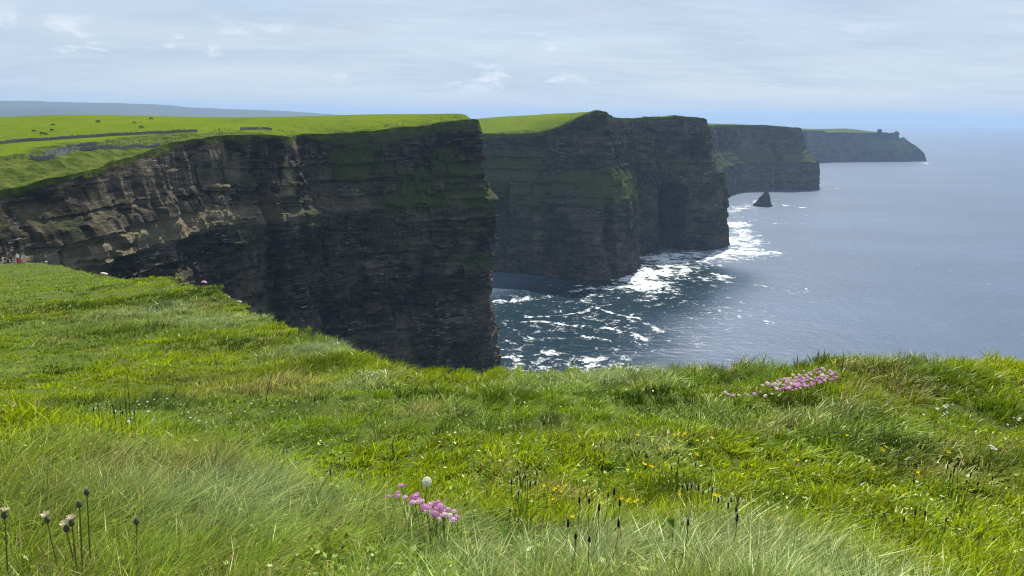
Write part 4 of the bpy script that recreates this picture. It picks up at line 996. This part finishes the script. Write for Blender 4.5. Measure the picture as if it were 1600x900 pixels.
def tower():
    p = Vector(P(1374, 207.5, 3550)); e = empty('ruined_tower', p)
    w, h, t = 7.0, 15.0, 1.3
    for k, (dx, dy) in enumerate(((0, -1), (1, 0), (0, 1), (-1, 0))):
        mb = MB(); rz = math.atan2(dy, dx) + math.pi / 2; c = Vector((dx, dy, 0)) * (w - t / 2)
        tx = Vector((-dy, dx, 0)); half = (w if k % 2 == 0 else w - t) - 0.003
        gap = 1.1
        for sgn in (-1, 1):       # masonry left and right of the window column
            hw = (half - gap) / 2; mb.box(tuple(c + tx * (sgn * (gap + hw)) + Vector((0, 0, h / 2 - 3))), (hw, t / 2, h / 2 + 3), rz)
            mb.box(tuple(c + tx * (sgn * (gap + hw * 0.9)) + Vector((0, 0, h + 0.6))), (hw * random.uniform(0.4, 0.8), t / 2 - 0.02, random.uniform(0.4, 1.1)), rz)
        for z0, z1 in ((-6, 1.2 if k else -6), (3.6, 8.0), (10.4, h)):
            if z1 > z0: mb.box(tuple(c + Vector((0, 0, (z0 + z1) / 2))), (gap, t / 2 - 0.01, (z1 - z0) / 2), rz)
        link('wall', mb.mesh('wall'), ROCKF, e)
    tag(e, 'small square ruined tower on the skyline of the last headland', 'tower')
tower()

# ------------------------------------------------------------------ flowers and seed heads in the meadow
def petal_head(name, rad, seed):
    rg = np.random.default_rng(seed); V = []; F = []
    for i in range(46):
        z = 1 - 1.25 * (i + 0.5) / 46; a = i * 2.39996 + rg.uniform(-.2, .2); q = math.sqrt(max(0, 1 - z * z)); d = Vector((q * math.cos(a), q * math.sin(a), z * 0.75))
        n = d.normalized(); s1 = n.cross(Vector((0.2, 0.1, 1))).normalized(); s2 = n.cross(s1); c = d * rad * rg.uniform(0.8, 1.05); w = rad * 0.30; b = len(V)
        tl = n * (rad * rg.uniform(-0.06, 0.16))
        V += [tuple(c - s1 * w), tuple(c - s2 * w + tl), tuple(c + s1 * w), tuple(c + s2 * w + tl)]; F.append((b, b + 1, b + 2, b + 3))
    b = len(V); V += [(0.5 * rad * math.cos(k * 1.0472), 0.5 * rad * math.sin(k * 1.0472), -0.05 * rad) for k in range(6)] + [(0, 0, -0.45 * rad)]
    F += [(b + (k + 1) % 6, b + k, b + 6) for k in range(6)]
    me = bpy.data.meshes.new(name); me.from_pydata(V, [], F); me.update(); return me
def dome_mesh(name, rad, flat, seed, n=9, m=5):
    a = np.linspace(0, 2 * np.pi, n, endpoint=False); V = []
    ph = np.linspace(-0.45, 1.45, m)
    for k, p in enumerate(ph):
        for i, t in enumerate(a):
            rr_ = rad * (1 + (0.16 if n < 12 else 0.4) * float(cell(np.array([i]), np.array([k]), seed)[0]))
            V.append((rr_ * math.cos(p) * math.cos(t + 0.3 * k), rr_ * math.cos(p) * math.sin(t + 0.3 * k), rad * flat * math.sin(p)))
    V.append((0, 0, rad * flat * 1.03)); V.append((0, 0, -rad * flat * 0.55))
    q = grid_quads(m, n, True); t1 = [[(m - 1) * n + i, (m - 1) * n + (i + 1) % n, m * n] for i in range(n)]; t2 = [[(i + 1) % n, i, m * n + 1] for i in range(n)]
    return mesh_np(name, np.array(V), q, np.array(t1 + t2))
def stem_mesh(name, h, r, bend):
    return MB().ring_tube([(-bend * 0.5, 0, -h), (-bend * 0.45, 0, -h * 0.55), (-bend * 0.15, 0, -h * 0.2), (0, 0, 0)], [r, r, r * 0.9, r * 0.8], 5, False).mesh(name, True)
PINK = [leafy('pink_thrift', (0.66, 0.33, 0.56), 0.4), leafy('pale_pink_thrift', (0.76, 0.52, 0.68), 0.4), leafy('whitish_thrift', (0.80, 0.72, 0.70), 0.4)]
STEM = leafy('green_stem', (0.16, 0.22, 0.05), 0.3); BROWN = simple('brown_seed_head', (0.030, 0.020, 0.016), 0.9, 0.5, 200.0)
WHITE = leafy('white_petal', (0.78, 0.78, 0.68), 0.4, 0.08); YELLOW = leafy('yellow_petal', (0.80, 0.60, 0.01), 0.3, 0.1); LEAF = leafy('broad_leaf', (0.10, 0.20, 0.02), 0.45)
DRY = simple('dry_stalk', (0.045, 0.035, 0.025), 0.9, 0.3, 50.0); TAN = leafy('papery_tuft', (0.70, 0.62, 0.45), 0.4)
HEADS = [[petal_head('thrift_head', 0.0108 * f, 40 + i) for i, f in enumerate((1.0, 0.85, 1.12))] for _ in PINK]
for row, mt in zip(HEADS, PINK):
    for me in row: me.materials.append(mt)
STEMS = [stem_mesh('thrift_stem', h, 0.0011, b) for h, b in ((0.10, 0.02), (0.085, -0.02), (0.12, 0.03))]
for me in STEMS: me.materials.append(STEM)
def leaf_tuft(name, n, L, W, spread, mat_, up=0.6):
    x = rng.normal(0, spread, n); y = rng.normal(0, spread, n); a = rng.uniform(0, 2 * math.pi, n)
    lean = np.stack([np.cos(a), np.sin(a)], 1) * rng.uniform(0.3, 1.2, n)[:, None]
    me = blades_mesh(name, np.c_[x, y, np.zeros(n) - 0.01], L * rng.uniform(0.6, 1.2, n), np.full(n, W), lean, rng.uniform(0, math.pi, n), np.tile(np.array([[0.07, 0.13, 0.02]]), (n, 1)), 3)
    me.materials.append(mat_); return me
def thrift(heads, h, weights, label, sc=1.0, group='sea thrift clumps', tuft=True):
    pts = [(ground_hit(px, py, h), px, py) for px, py in heads]
    c = sum((p[0] for p in pts), Vector()) / len(pts); c.z = float(G(c.x, c.y))
    e = empty('sea_thrift', c)
    if tuft:
        sp = max(0.05, sum((p[0] - c).length for p in pts) / len(pts) * 0.6)
        link('foliage', leaf_tuft('foliage', 160, 0.07, 0.0025, sp, GRASS), None, e)
    for p, px, py in pts:
        k = random.choices((0, 1, 2), weights)[0]; v = random.randrange(3)
        hd = link('flower_head', HEADS[k][v], None, e); hd.location = p - c + Vector((0, 0, h + random.uniform(-0.016, 0.010)))
        f = sc * random.uniform(0.62, 1.08); hd.scale = (f, f, f * random.uniform(0.7, 1.1)); hd.rotation_euler = (random.uniform(-0.4, 0.3), random.uniform(-0.3, 0.5), random.uniform(0, 6))
        st = link('stem', STEMS[v], None, hd); st.rotation_euler = (random.uniform(-0.1, 0.1), random.uniform(-0.1, 0.1), 0)
    tag(e, label, 'thrift', group)
near_heads = [(350, 365), (495, 255), (462, 312), (455, 372), (545, 345), (690, 300), (675, 345), (650, 350), (615, 390), (640, 440), (700, 430), (740, 395), (770, 415), (720, 380), (765, 445), (880, 405), (840, 450), (870, 440), (930, 430), (950, 440), (990, 460),
    (1050, 490), (1020, 485), (905, 520), (880, 510), (940, 550), (965, 500), (1070, 545), (1120, 560), (1160, 590), (1110, 600), (900, 550), (1000, 530), (820, 480), (1140, 570), (800, 470)]
thrift([(560 + a / 7.5, 730 + b / 7.5) for a, b in near_heads], 0.135, (6, 3, 1), 'bright pink thrift clump poking out of the long grass in front')
poly = [(520, 310), (640, 275), (760, 240), (900, 208), (1000, 190), (1110, 208), (1135, 250), (1020, 300), (900, 335), (720, 378), (640, 362), (560, 335)]
def inside(x, y, pl):
    r_ = False
    for (x1, y1), (x2, y2) in zip(pl, pl[1:] + pl[:1]):
        if (y1 > y) != (y2 > y) and x < (x2 - x1) * (y - y1) / (y2 - y1) + x1: r_ = not r_
    return r_
hs = []
while len(hs) < 105:
    x, y = random.uniform(510, 1140), random.uniform(185, 380)
    if inside(x, y, poly) and all((x - a) ** 2 / 1.6 + (y - b) ** 2 > 15 ** 2 for a, b in hs): hs.append((x, y))
    elif random.random() < 0.0005: break
thrift([(1100 + a / 5.333, 540 + b / 5.333) for a, b in hs], 0.12, (4, 5, 2), 'large pink thrift cushion on the brink of the cliff', 1.25)
thrift([(1100 + a / 5.333, 540 + b / 5.333) for a, b in [(180, 395), (205, 415), (245, 412), (290, 405), (360, 420), (420, 392), (470, 388), (510, 415), (568, 392), (487, 338), (525, 305)]], 0.10, (0, 1, 4), 'straggling row of whitish thrift left of the large cushion', 1.2)
def far_thrift(px, py, rx, rz_, c, label):
    g = ground_hit(px, py); me = dome_mesh('sea_thrift', 1.0, 0.6, int(px), 20, 9); me.materials.append(PINK[c])
    o = link('sea_thrift', me); o.location = g + Vector((0, 0, rz_ * -0.25)); o.scale = (rx, rx * 0.6, rz_); o.rotation_euler = (0, 0.2, 0); tag(o, label, 'thrift', 'sea thrift on the slope edge')
far_thrift(163, 427, 0.29, 0.14, 2, 'whitish thrift mound on the slope edge below the people')
far_thrift(319, 440, 0.14, 0.11, 1, 'pale pink thrift mound on the shoulder of the slope')
far_thrift(356, 464, 0.08, 0.05, 2, 'small whitish thrift on the slope edge, upper of a pair')
far_thrift(374, 471, 0.08, 0.05, 2, 'small whitish thrift on the slope edge, lower of a pair')
far_thrift(72, 409, 0.20, 0.10, 2, 'small white thrift mound just right of the people')

# ribwort plantain: stalks with dark seed heads
def spike_mesh(name, L, r, seed):
    n = 7; t = np.linspace(0, 1, 7); a = np.linspace(0, 2 * np.pi, n, endpoint=False); prof = np.array([0.45, 0.95, 1.0, 0.95, 0.85, 0.6, 0.15]) * r
    V = [(prof[k] * (1 + 0.15 * float(cell(np.array([i]), np.array([k]), seed)[0])) * math.cos(x + k * 0.4), prof[k] * math.sin(x + k * 0.4), L * t[k]) for k in range(7) for i, x in enumerate(a)]
    top = [[6 * n + i, 6 * n + (i + 1) % n, 6 * n + (i + 2) % n] for i in range(0, n - 2)]
    me = mesh_np(name, np.array(V), grid_quads(7, n, True), np.array(top), True); me.materials.append(BROWN); return me
SPIKES = [spike_mesh('seed_head', L, r, i) for i, (L, r) in enumerate(((0.017, 0.0028), (0.013, 0.0028), (0.022, 0.0030)))]
def anther_mesh():
    V = []; F = []
    for i in range(14):
        a = i * 2.4; z = random.uniform(0.35, 0.7) * 0.018; d = Vector((math.cos(a), math.sin(a), random.uniform(-0.1, 0.4))) * random.uniform(0.005, 0.0085)
        b = len(V); o = Vector((0, 0, z)); w = Vector((0, 0, 0.0012)); V += [tuple(o + d - w), tuple(o + d + w), tuple(o + d * 1.25 + w * 1.2), tuple(o + d * 1.25 - w)]; F.append((b, b + 1, b + 2, b + 3))
    me = bpy.data.meshes.new('anther_ring'); me.from_pydata(V, [], F); me.update(); me.materials.append(WHITE); return me
ANTHER = anther_mesh()
STALK = MB().ring_tube([(0.02, 0, -1.0), (0.012, 0, -0.6), (0, 0, -0.2), (0, 0, 0)], [0.0011, 0.001, 0.0009, 0.0009], 5, False).mesh('stalk', True); STALK.materials.append(simple('plantain_stalk', (0.075, 0.085, 0.03), 0.8, 0.3, 40.0))
def lance_leaf(name, L, W):
    V = []; F = []
    for k in range(7):
        t = k / 6; w = W * math.sin(math.pi * min(1, t * 0.93 + 0.05)) ** 0.8; z = L * (t * 0.9 - 0.28 * t * t); x = L * 0.55 * t * t
        V += [(x, -w / 2, z), (x + 0.15 * w, 0, z - 0.12 * w), (x, w / 2, z)]
    for k in range(6):
        b = 3 * k; F += [(b, b + 1, b + 4, b + 3), (b + 1, b + 2, b + 5, b + 4)]
    me = bpy.data.meshes.new(name); me.from_pydata(V, [], F); me.update(); me.polygons.foreach_set('use_smooth', [True] * len(F)); me.materials.append(LEAF); return me
LANCE = [lance_leaf('leaf', 0.11, 0.016), lance_leaf('leaf', 0.08, 0.014)]
def plantain(heads, h, label, anth=0.45, leaves=5, sc=1.0):
    pts = [ground_hit(px, py, h) for px, py in heads]
    c = sum(pts, Vector()) / len(pts); c.z = float(G(c.x, c.y)); e = empty('ribwort_plantain', c)
    for p in pts:
        hh = h * random.uniform(0.97, 1.03)
        st = link('stalk', STALK, None, e); st.location = p - c + Vector((0, 0, hh)); st.scale = (1, 1, hh + 0.02); st.rotation_euler = (0, 0, random.uniform(0, 6))
        hd = link('seed_head', random.choice(SPIKES), None, st); hd.scale = (sc, sc, sc / (hh + 0.02)); hd.location = (0, 0, -0.008)
        if random.random() < anth:
            an = link('anthers', ANTHER, None, st); an.scale = (sc, sc, sc / (hh + 0.02))
    for _ in range(leaves):
        p = random.choice(pts); lf = link('leaf', random.choice(LANCE), None, e); lf.location = p - c + Vector((random.uniform(-.02, .02), random.uniform(-.02, .02), 0)); lf.rotation_euler = (0, random.uniform(-0.2, 0.3), random.uniform(0, 6.3))
    tag(e, label, 'plantain', 'ribwort plantains in the meadow')
Z3 = lambda pts, x0, y0, k: [(x0 + a / k, y0 + b / k) for a, b in pts]
plantain(Z3([(150, 285), (185, 230), (200, 275), (218, 268), (245, 280), (232, 262), (262, 295), (290, 300), (300, 232), (190, 360)], 760, 680, 3.81), 0.15, 'dense bunch of plantain stalks right of the near pink thrift', 0.8)
plantain(Z3([(140, 455), (190, 520)], 760, 680, 3.81), 0.10, 'pair of short plantains below the dense bunch')
plantain(Z3([(553, 410), (612, 400), (723, 375), (760, 355), (793, 415), (670, 450)], 760, 680, 3.81), 0.17, 'tall dark plantain spikes at the centre foreground', 0.0, 4, 1.15)
plantain(Z3([(785, 550), (530, 625), (485, 550), (612, 635)], 760, 680, 3.81), 0.13, 'lower dark plantain spikes in the pale grass at the centre foreground', 0.1, 3, 1.1)
plantain(Z3([(1165, 315), (1195, 335), (1245, 185), (1340, 230), (1325, 300), (1290, 345), (1262, 335), (1220, 318), (1345, 348)], 760, 680, 3.81), 0.16, 'plantain bunch with white rings among yellow flowers', 0.7)
plantain(Z3([(1175, 230), (1140, 180), (1100, 205), (1135, 230), (945, 200), (690, 210)], 760, 680, 3.81), 0.14, 'thin dark plantains behind the ringed bunch', 0.1, 2)
plantain(Z3([(1455, 395), (1437, 440), (1497, 400), (1485, 460), (1490, 520), (1400, 410), (1380, 400), (1200, 530)], 760, 680, 3.81), 0.15, 'plantain bunch right of the yellow flowers, white and dark heads', 0.6)
plantain(Z3([(685, 60), (703, 25), (745, 40), (770, 45), (795, 35), (678, 65), (645, 95), (700, 125), (590, 145)], 760, 680, 3.81), 0.13, 'small plantains in the middle of the lawn', 0.4, 2)
plantain(Z3([(460, 108), (440, 130), (530, 112), (535, 135), (575, 140), (630, 145)], 0, 600, 3.0), 0.16, 'plantain heads on top of the pale tussock at left', 0.7, 3)
plantain(Z3([(825, 478), (855, 478), (868, 468), (850, 500), (900, 540), (915, 515), (945, 545), (838, 512)], 1150, 540, 2.5), 0.15, 'dark plantain bunch in dry grass at the right', 0.5)
plantain(Z3([(950, 445), (988, 475), (1000, 530)], 1150, 540, 2.5), 0.15, 'three plantains right of the dark bunch in dry grass', 0.5, 2)
plantain(Z3([(640, 425), (705, 475), (255, 395), (235, 375)], 1150, 540, 2.5), 0.12, 'scattered lone plantains on the right of the lawn', 0.5, 1)
plantain(Z3([(700, 660), (738, 662), (655, 690), (820, 690)], 1150, 540, 2.5), 0.12, 'short plantains at the lower right', 0.6, 2)
plantain(Z3([(355, 332), (390, 348), (415, 356), (350, 430)], 400, 600, 3.0), 0.13, 'plantain tuft left of the dandelion clock', 0.6, 2)
plantain(Z3([(630, 372), (645, 328), (665, 355), (618, 400)], 400, 600, 3.0), 0.12, 'plantains at the foot of the tall dead stalk', 0.4, 2)
plantain(Z3([(130, 318), (80, 350), (185, 360), (145, 322)], 400, 600, 3.0), 0.11, 'small plantains on the lawn left of the plantain tuft', 0.4, 1)
plantain(Z3([(995, 90), (1035, 110), (1060, 100), (1015, 150), (985, 165), (975, 205)], 750, 600, 3.0), 0.13, 'pale plantain bunch left of the whitish thrift row', 0.9, 2)

# dandelions: one seed clock, closed and withering heads bottom left
def clock_mesh():
    V = []; F = []
    for i in range(170):
        z = 1 - 2 * (i + 0.5) / 170; a = i * 2.39996; q = math.sqrt(1 - z * z); d = Vector((q * math.cos(a), q * math.sin(a), z))
        s1 = d.cross(Vector((0.3, 0.5, 0.8))).normalized(); s2 = d.cross(s1); b = len(V); w = 0.0003
        V += [tuple(d * 0.003 - s1 * w), tuple(d * 0.003 + s1 * w), tuple(d * 0.017 + s1 * w), tuple(d * 0.017 - s1 * w)]; F.append((b, b + 1, b + 2, b + 3))
        for k in range(5):
            an = k * 1.2566 + i; t = s1 * math.cos(an) + s2 * math.sin(an); n2 = s1 * math.cos(an + 1.57) + s2 * math.sin(an + 1.57); b = len(V)
            V += [tuple(d * 0.0168 - n2 * 0.0009), tuple(d * 0.0168 + n2 * 0.0009), tuple(d * 0.0195 + t * 0.0048)]; F.append((b, b + 1, b + 2))
    me = bpy.data.meshes.new('seed_globe'); me.from_pydata(V, [], F); me.update(); me.materials.append(WHITE); return me
g = ground_hit(667, 753, 0.16); e = empty('dandelion_clock', g)
o = link('seed_globe', clock_mesh(), None, e); o.location = (0, 0, 0.16); o.scale = (0.8,) * 3
o = link('core', dome_mesh('core', 0.0035, 1.0, 3), BROWN, e); o.location = (0, 0, 0.16)
o = link('stem', stem_mesh('stem', 0.17, 0.0016, 0.02), STEM, e); o.location = (0, 0, 0.158)
tag(e, 'round white dandelion seed clock above the near pink thrift', 'dandelion', 'dandelions')
BUD = spike_mesh('bud', 0.016, 0.0055, 77); BUD.materials.clear(); BUD.materials.append(simple('dark_bud', (0.085, 0.085, 0.060), 0.8, 0.4, 150.0))
def tuft_mesh():
    V = []; F = []
    for i in range(40):
        a = i * 2.4; sp = random.uniform(0.1, 0.9); d = Vector((math.cos(a) * sp + 0.35, math.sin(a) * sp, random.uniform(0.35, 0.9))).normalized() * random.uniform(0.008, 0.014)
        s1 = d.cross(Vector((0, 0.2, 1))).normalized() * 0.0011; b = len(V); V += [tuple(Vector((0, 0, 0.013)) - s1 * 0.5), tuple(Vector((0, 0, 0.013)) + s1 * 0.5), tuple(Vector((0, 0, 0.013)) + d + s1), tuple(Vector((0, 0, 0.013)) + d - s1)]; F.append((b, b + 1, b + 2, b + 3))
    me = bpy.data.meshes.new('petal_tuft'); me.from_pydata(V, [], F); me.update(); me.materials.append(TAN); return me
TUFT = tuft_mesh()
for x, y, hh, tf, rz, lab in [(35, 500, 0.17, 1, 0.2, 'withering dandelion with a pale tuft, leftmost at the bottom edge'), (335, 530, 0.15, 1, 2.9, 'withering dandelion with a pale tuft, second from the left'), (470, 590, 0.14, 1, 3.3, 'lower of two touching withered dandelions with pale tufts'),
        (508, 555, 0.15, 1, 2.0, 'upper of two touching withered dandelions with pale tufts'), (560, 425, 0.19, 0, 0, 'closed dandelion bud on a pale stem, shorter of two'), (612, 335, 0.21, 0, 0, 'closed dandelion bud on a pale stem, taller of two'), (962, 545, 0.13, 0, 0, 'lone closed dandelion bud right of the pale stemmed pair')]:
    g = ground_hit(x / 4.5, 700 + y / 4.5, hh, 1.0); e = empty('dandelion', g, rz)
    o = link('bud', BUD, None, e); o.location = (0, 0, hh)
    o = link('stem', stem_mesh('stem', hh + 0.02, 0.0015, 0.02), STEM, e); o.location = (0, 0, hh)
    if tf: o = link('petal_tuft', TUFT, None, e); o.location = (0, 0, hh)
    tag(e, lab, 'dandelion', 'dandelions')

# small yellow and white flowers
def blossom(name, r, mat_, seed, n=5):
    V = [(0, 0, 0)]; F = []
    for k in range(n):
        a = 2 * math.pi * k / n; b = len(V)
        for da, q, z in ((-0.45, 0.6, 0.15), (0, 1.0, 0.35), (0.45, 0.6, 0.15)): V.append((r * q * math.cos(a + da), r * q * math.sin(a + da), r * z))
        F.append((0, b, b + 1, b + 2))
    me = bpy.data.meshes.new(name); me.from_pydata(V, [], F); me.update(); me.materials.append(mat_); return me
YB = blossom('blossom', 0.0085, YELLOW, 1); WB = blossom('blossom', 0.0062, WHITE, 2, 6); FST = stem_mesh('stem', 0.06, 0.0008, 0.01); FST.materials.append(STEM)
def flowers(name, pts, h, me, label, cat, group, sc=1.0):
    hit = [ground_hit(px, py, h) for px, py in pts]; c = sum(hit, Vector()) / len(hit); c.z = float(G(c.x, c.y)); e = empty(name, c)
    for p in hit:
        b = link('blossom', me, None, e); b.location = p - c + Vector((0, 0, h)); f = sc * random.uniform(0.8, 1.25); b.scale = (f,) * 3; b.rotation_euler = (random.uniform(0.1, 0.9), random.uniform(-0.4, 0.4), random.uniform(-0.5, 0.5))
        link('stem', FST, None, b)
    tag(e, label, cat, group)
GY = 'small yellow flowers in the meadow'
flowers('yellow_wildflower', Z3([(300, 478), (345, 500), (365, 480), (395, 480), (345, 540), (280, 430), (380, 505), (435, 622), (355, 490), (405, 474)], 750, 600, 3), 0.075, YB, 'yellow flowers beside the dense plantain bunch', 'wildflower', GY)
flowers('yellow_wildflower', Z3([(570, 560), (665, 540), (700, 540), (740, 545), (765, 550), (705, 553), (690, 548), (725, 552), (855, 560)], 750, 600, 3), 0.075, YB, 'row of yellow flowers behind the tall dark plantain spikes', 'wildflower', GY)
flowers('yellow_wildflower', Z3([(885, 303), (850, 320), (775, 380), (800, 382), (880, 378), (810, 388), (765, 376)], 750, 600, 3), 0.07, YB, 'yellow flowers in the middle of the lawn', 'wildflower', GY, 1.2)
flowers('yellow_wildflower', Z3([(1017, 328), (910, 240), (950, 240), (1020, 270), (1085, 255), (740, 240), (930, 266), (960, 232)], 750, 600, 3), 0.07, YB, 'yellow flowers below the pale plantain bunch', 'wildflower', GY, 1.2)
flowers('yellow_wildflower', Z3([(935, 518), (1120, 524), (1225, 430), (1100, 520)], 750, 600, 3), 0.075, YB, 'sparse yellow flowers among the ringed plantains', 'wildflower', GY)
flowers('yellow_wildflower', Z3([(433, 353), (570, 405), (585, 400), (575, 410), (535, 485), (710, 495), (650, 580)], 1150, 540, 2.5), 0.07, YB, 'yellow flowers on the lawn below the tall edge grass', 'wildflower', GY, 1.25)
flowers('yellow_wildflower', Z3([(828, 420)], 1150, 540, 2.5), 0.08, YB, 'single orange yellow flower above the dark plantain bunch at right', 'wildflower', GY, 1.7)
flowers('yellow_wildflower', Z3([(215, 712), (170, 680)], 1150, 540, 2.5), 0.08, YB, 'two yellow flowers near the bottom right', 'wildflower', GY, 1.3)
flowers('yellow_wildflower', Z3([(240, 448), (190, 465), (60, 470), (165, 440), (20, 508)], 1150, 540, 2.5), 0.07, YB, 'yellow flowers right of the small plantains', 'wildflower', GY)
GWF = 'small white flowers in the meadow'
flowers('white_wildflower', [(random.gauss(578, 22), 583 + random.gauss(0, 2.5)) for _ in range(46)], 0.10, WB, 'band of tiny white flowers at the foot of the slope edge', 'wildflower', GWF, 1.3)
flowers('white_wildflower', [(random.gauss(835, 22), 587 + random.gauss(0, 2)) for _ in range(26)], 0.09, WB, 'tiny pale flowers on the cliff edge below the surf', 'wildflower', GWF, 1.2)
flowers('white_wildflower', Z3([(670, 325), (715, 305), (735, 305), (770, 297), (715, 355), (735, 345), (680, 318), (725, 312)], 1300, 560, 4.09), 0.13, WB, 'white flowers standing below the tallest edge grass', 'wildflower', GWF, 1.5)
flowers('white_wildflower', Z3([(1160, 380), (1190, 395), (1120, 425), (1200, 385), (1105, 510), (1175, 515)], 1300, 560, 4.09), 0.12, WB, 'white flowers at the right border of the picture', 'wildflower', GWF, 1.5)
flowers('white_wildflower', Z3([(1030, 565), (1020, 575), (1045, 585), (1015, 560), (1035, 578)], 1300, 560, 4.09), 0.10, WB, 'small white flower spray on the right lawn', 'wildflower', GWF, 1.3)
flowers('white_wildflower', [(random.uniform(200, 330), random.uniform(622, 664)) for _ in range(24)], 0.09, WB, 'sparse white flowers behind the pale tussock at left', 'wildflower', GWF, 1.2)
flowers('white_wildflower', [(random.uniform(380, 600), random.uniform(618, 650)) for _ in range(20)], 0.09, WB, 'sparse white flowers on the lawn left of the dead stalk', 'wildflower', GWF, 1.1)

def dead_stalk(px, py, h, lx, ly, r, label):
    g = ground_hit(px, py, 0.0); a = [(0, 0, -0.02), (lx * 0.25, ly * 0.2, h * 0.4), (lx * 0.6, ly * 0.6, h * 0.75), (lx, ly, h)]
    o = link('dead_stalk', MB().ring_tube(a, [r, r * 0.9, r * 0.7, r * 0.4], 6).mesh('dead_stalk', True), DRY); o.location = g
    tag(o, label, 'stalk', 'dead stalks in the meadow')
dead_stalk(611, 722, 0.25, 0.05, 0.02, 0.0018, 'tall thin dark dead stalk left of the dandelion clock')
dead_stalk(1314, 592, 0.22, 0.0, 0.0, 0.004, 'dark stalk sticking up against the sea beside the large thrift')
dead_stalk(1148, 640, 0.17, 0.01, 0.0, 0.002, 'thin dark stalk below the whitish thrift row')
for i, (px, hh, lab) in enumerate(((201, 0.26, 'middle'), (207, 0.31, 'tallest and rightmost'), (192, 0.22, 'shortest and leftmost'))):
    dead_stalk(px, 690, hh, 0.01, 0.0, 0.0016, lab + ' of three thin dark stalks over the left plantain heads')
dead_stalk(415, 632, 0.30, 0.08, 0.05, 0.003, 'slanting dead stalk on the left lawn')
dead_stalk(285, 648, 0.12, 0.08, 0.02, 0.0025, 'short slanting dead stalk behind the left tussock')
g = ground_hit(1048, 884, 0.0, 1.0); e = empty('dock_plant', g)
def ovate(name, L, W):
    V = []; F = []
    for k in range(9):
        t = k / 8; w = W * math.sin(math.pi * t ** 0.85) ** 0.7 if 0 < t < 1 else 0.001
        V += [(-w / 2, 0.02 * math.sin(t * 3), L * t), (0, 0.02 * math.sin(t * 3) + 0.12 * w, L * t), (w / 2, 0.02 * math.sin(t * 3), L * t)]
    for k in range(8): b = 3 * k; F += [(b, b + 1, b + 4, b + 3), (b + 1, b + 2, b + 5, b + 4)]
    me = bpy.data.meshes.new(name); me.from_pydata(V, [], F); me.update(); me.polygons.foreach_set('use_smooth', [True] * len(F)); me.materials.append(LEAF); return me
for L, W, rz, tilt, h0 in ((0.034, 0.018, 0.1, -0.15, 0.10), (0.03, 0.014, 1.5, -0.7, 0.05), (0.03, 0.014, 3.4, -0.9, 0.04)):
    lf = link('leaf', ovate('leaf', L, W), None, e); lf.location = (0, 0, h0); lf.rotation_euler = (tilt, 0, rz)
    link('stem', stem_mesh('stem', h0, 0.0013, 0.01), STEM, lf)
tag(e, 'broad oval green dock leaf upright in the pale front grass', 'plant')
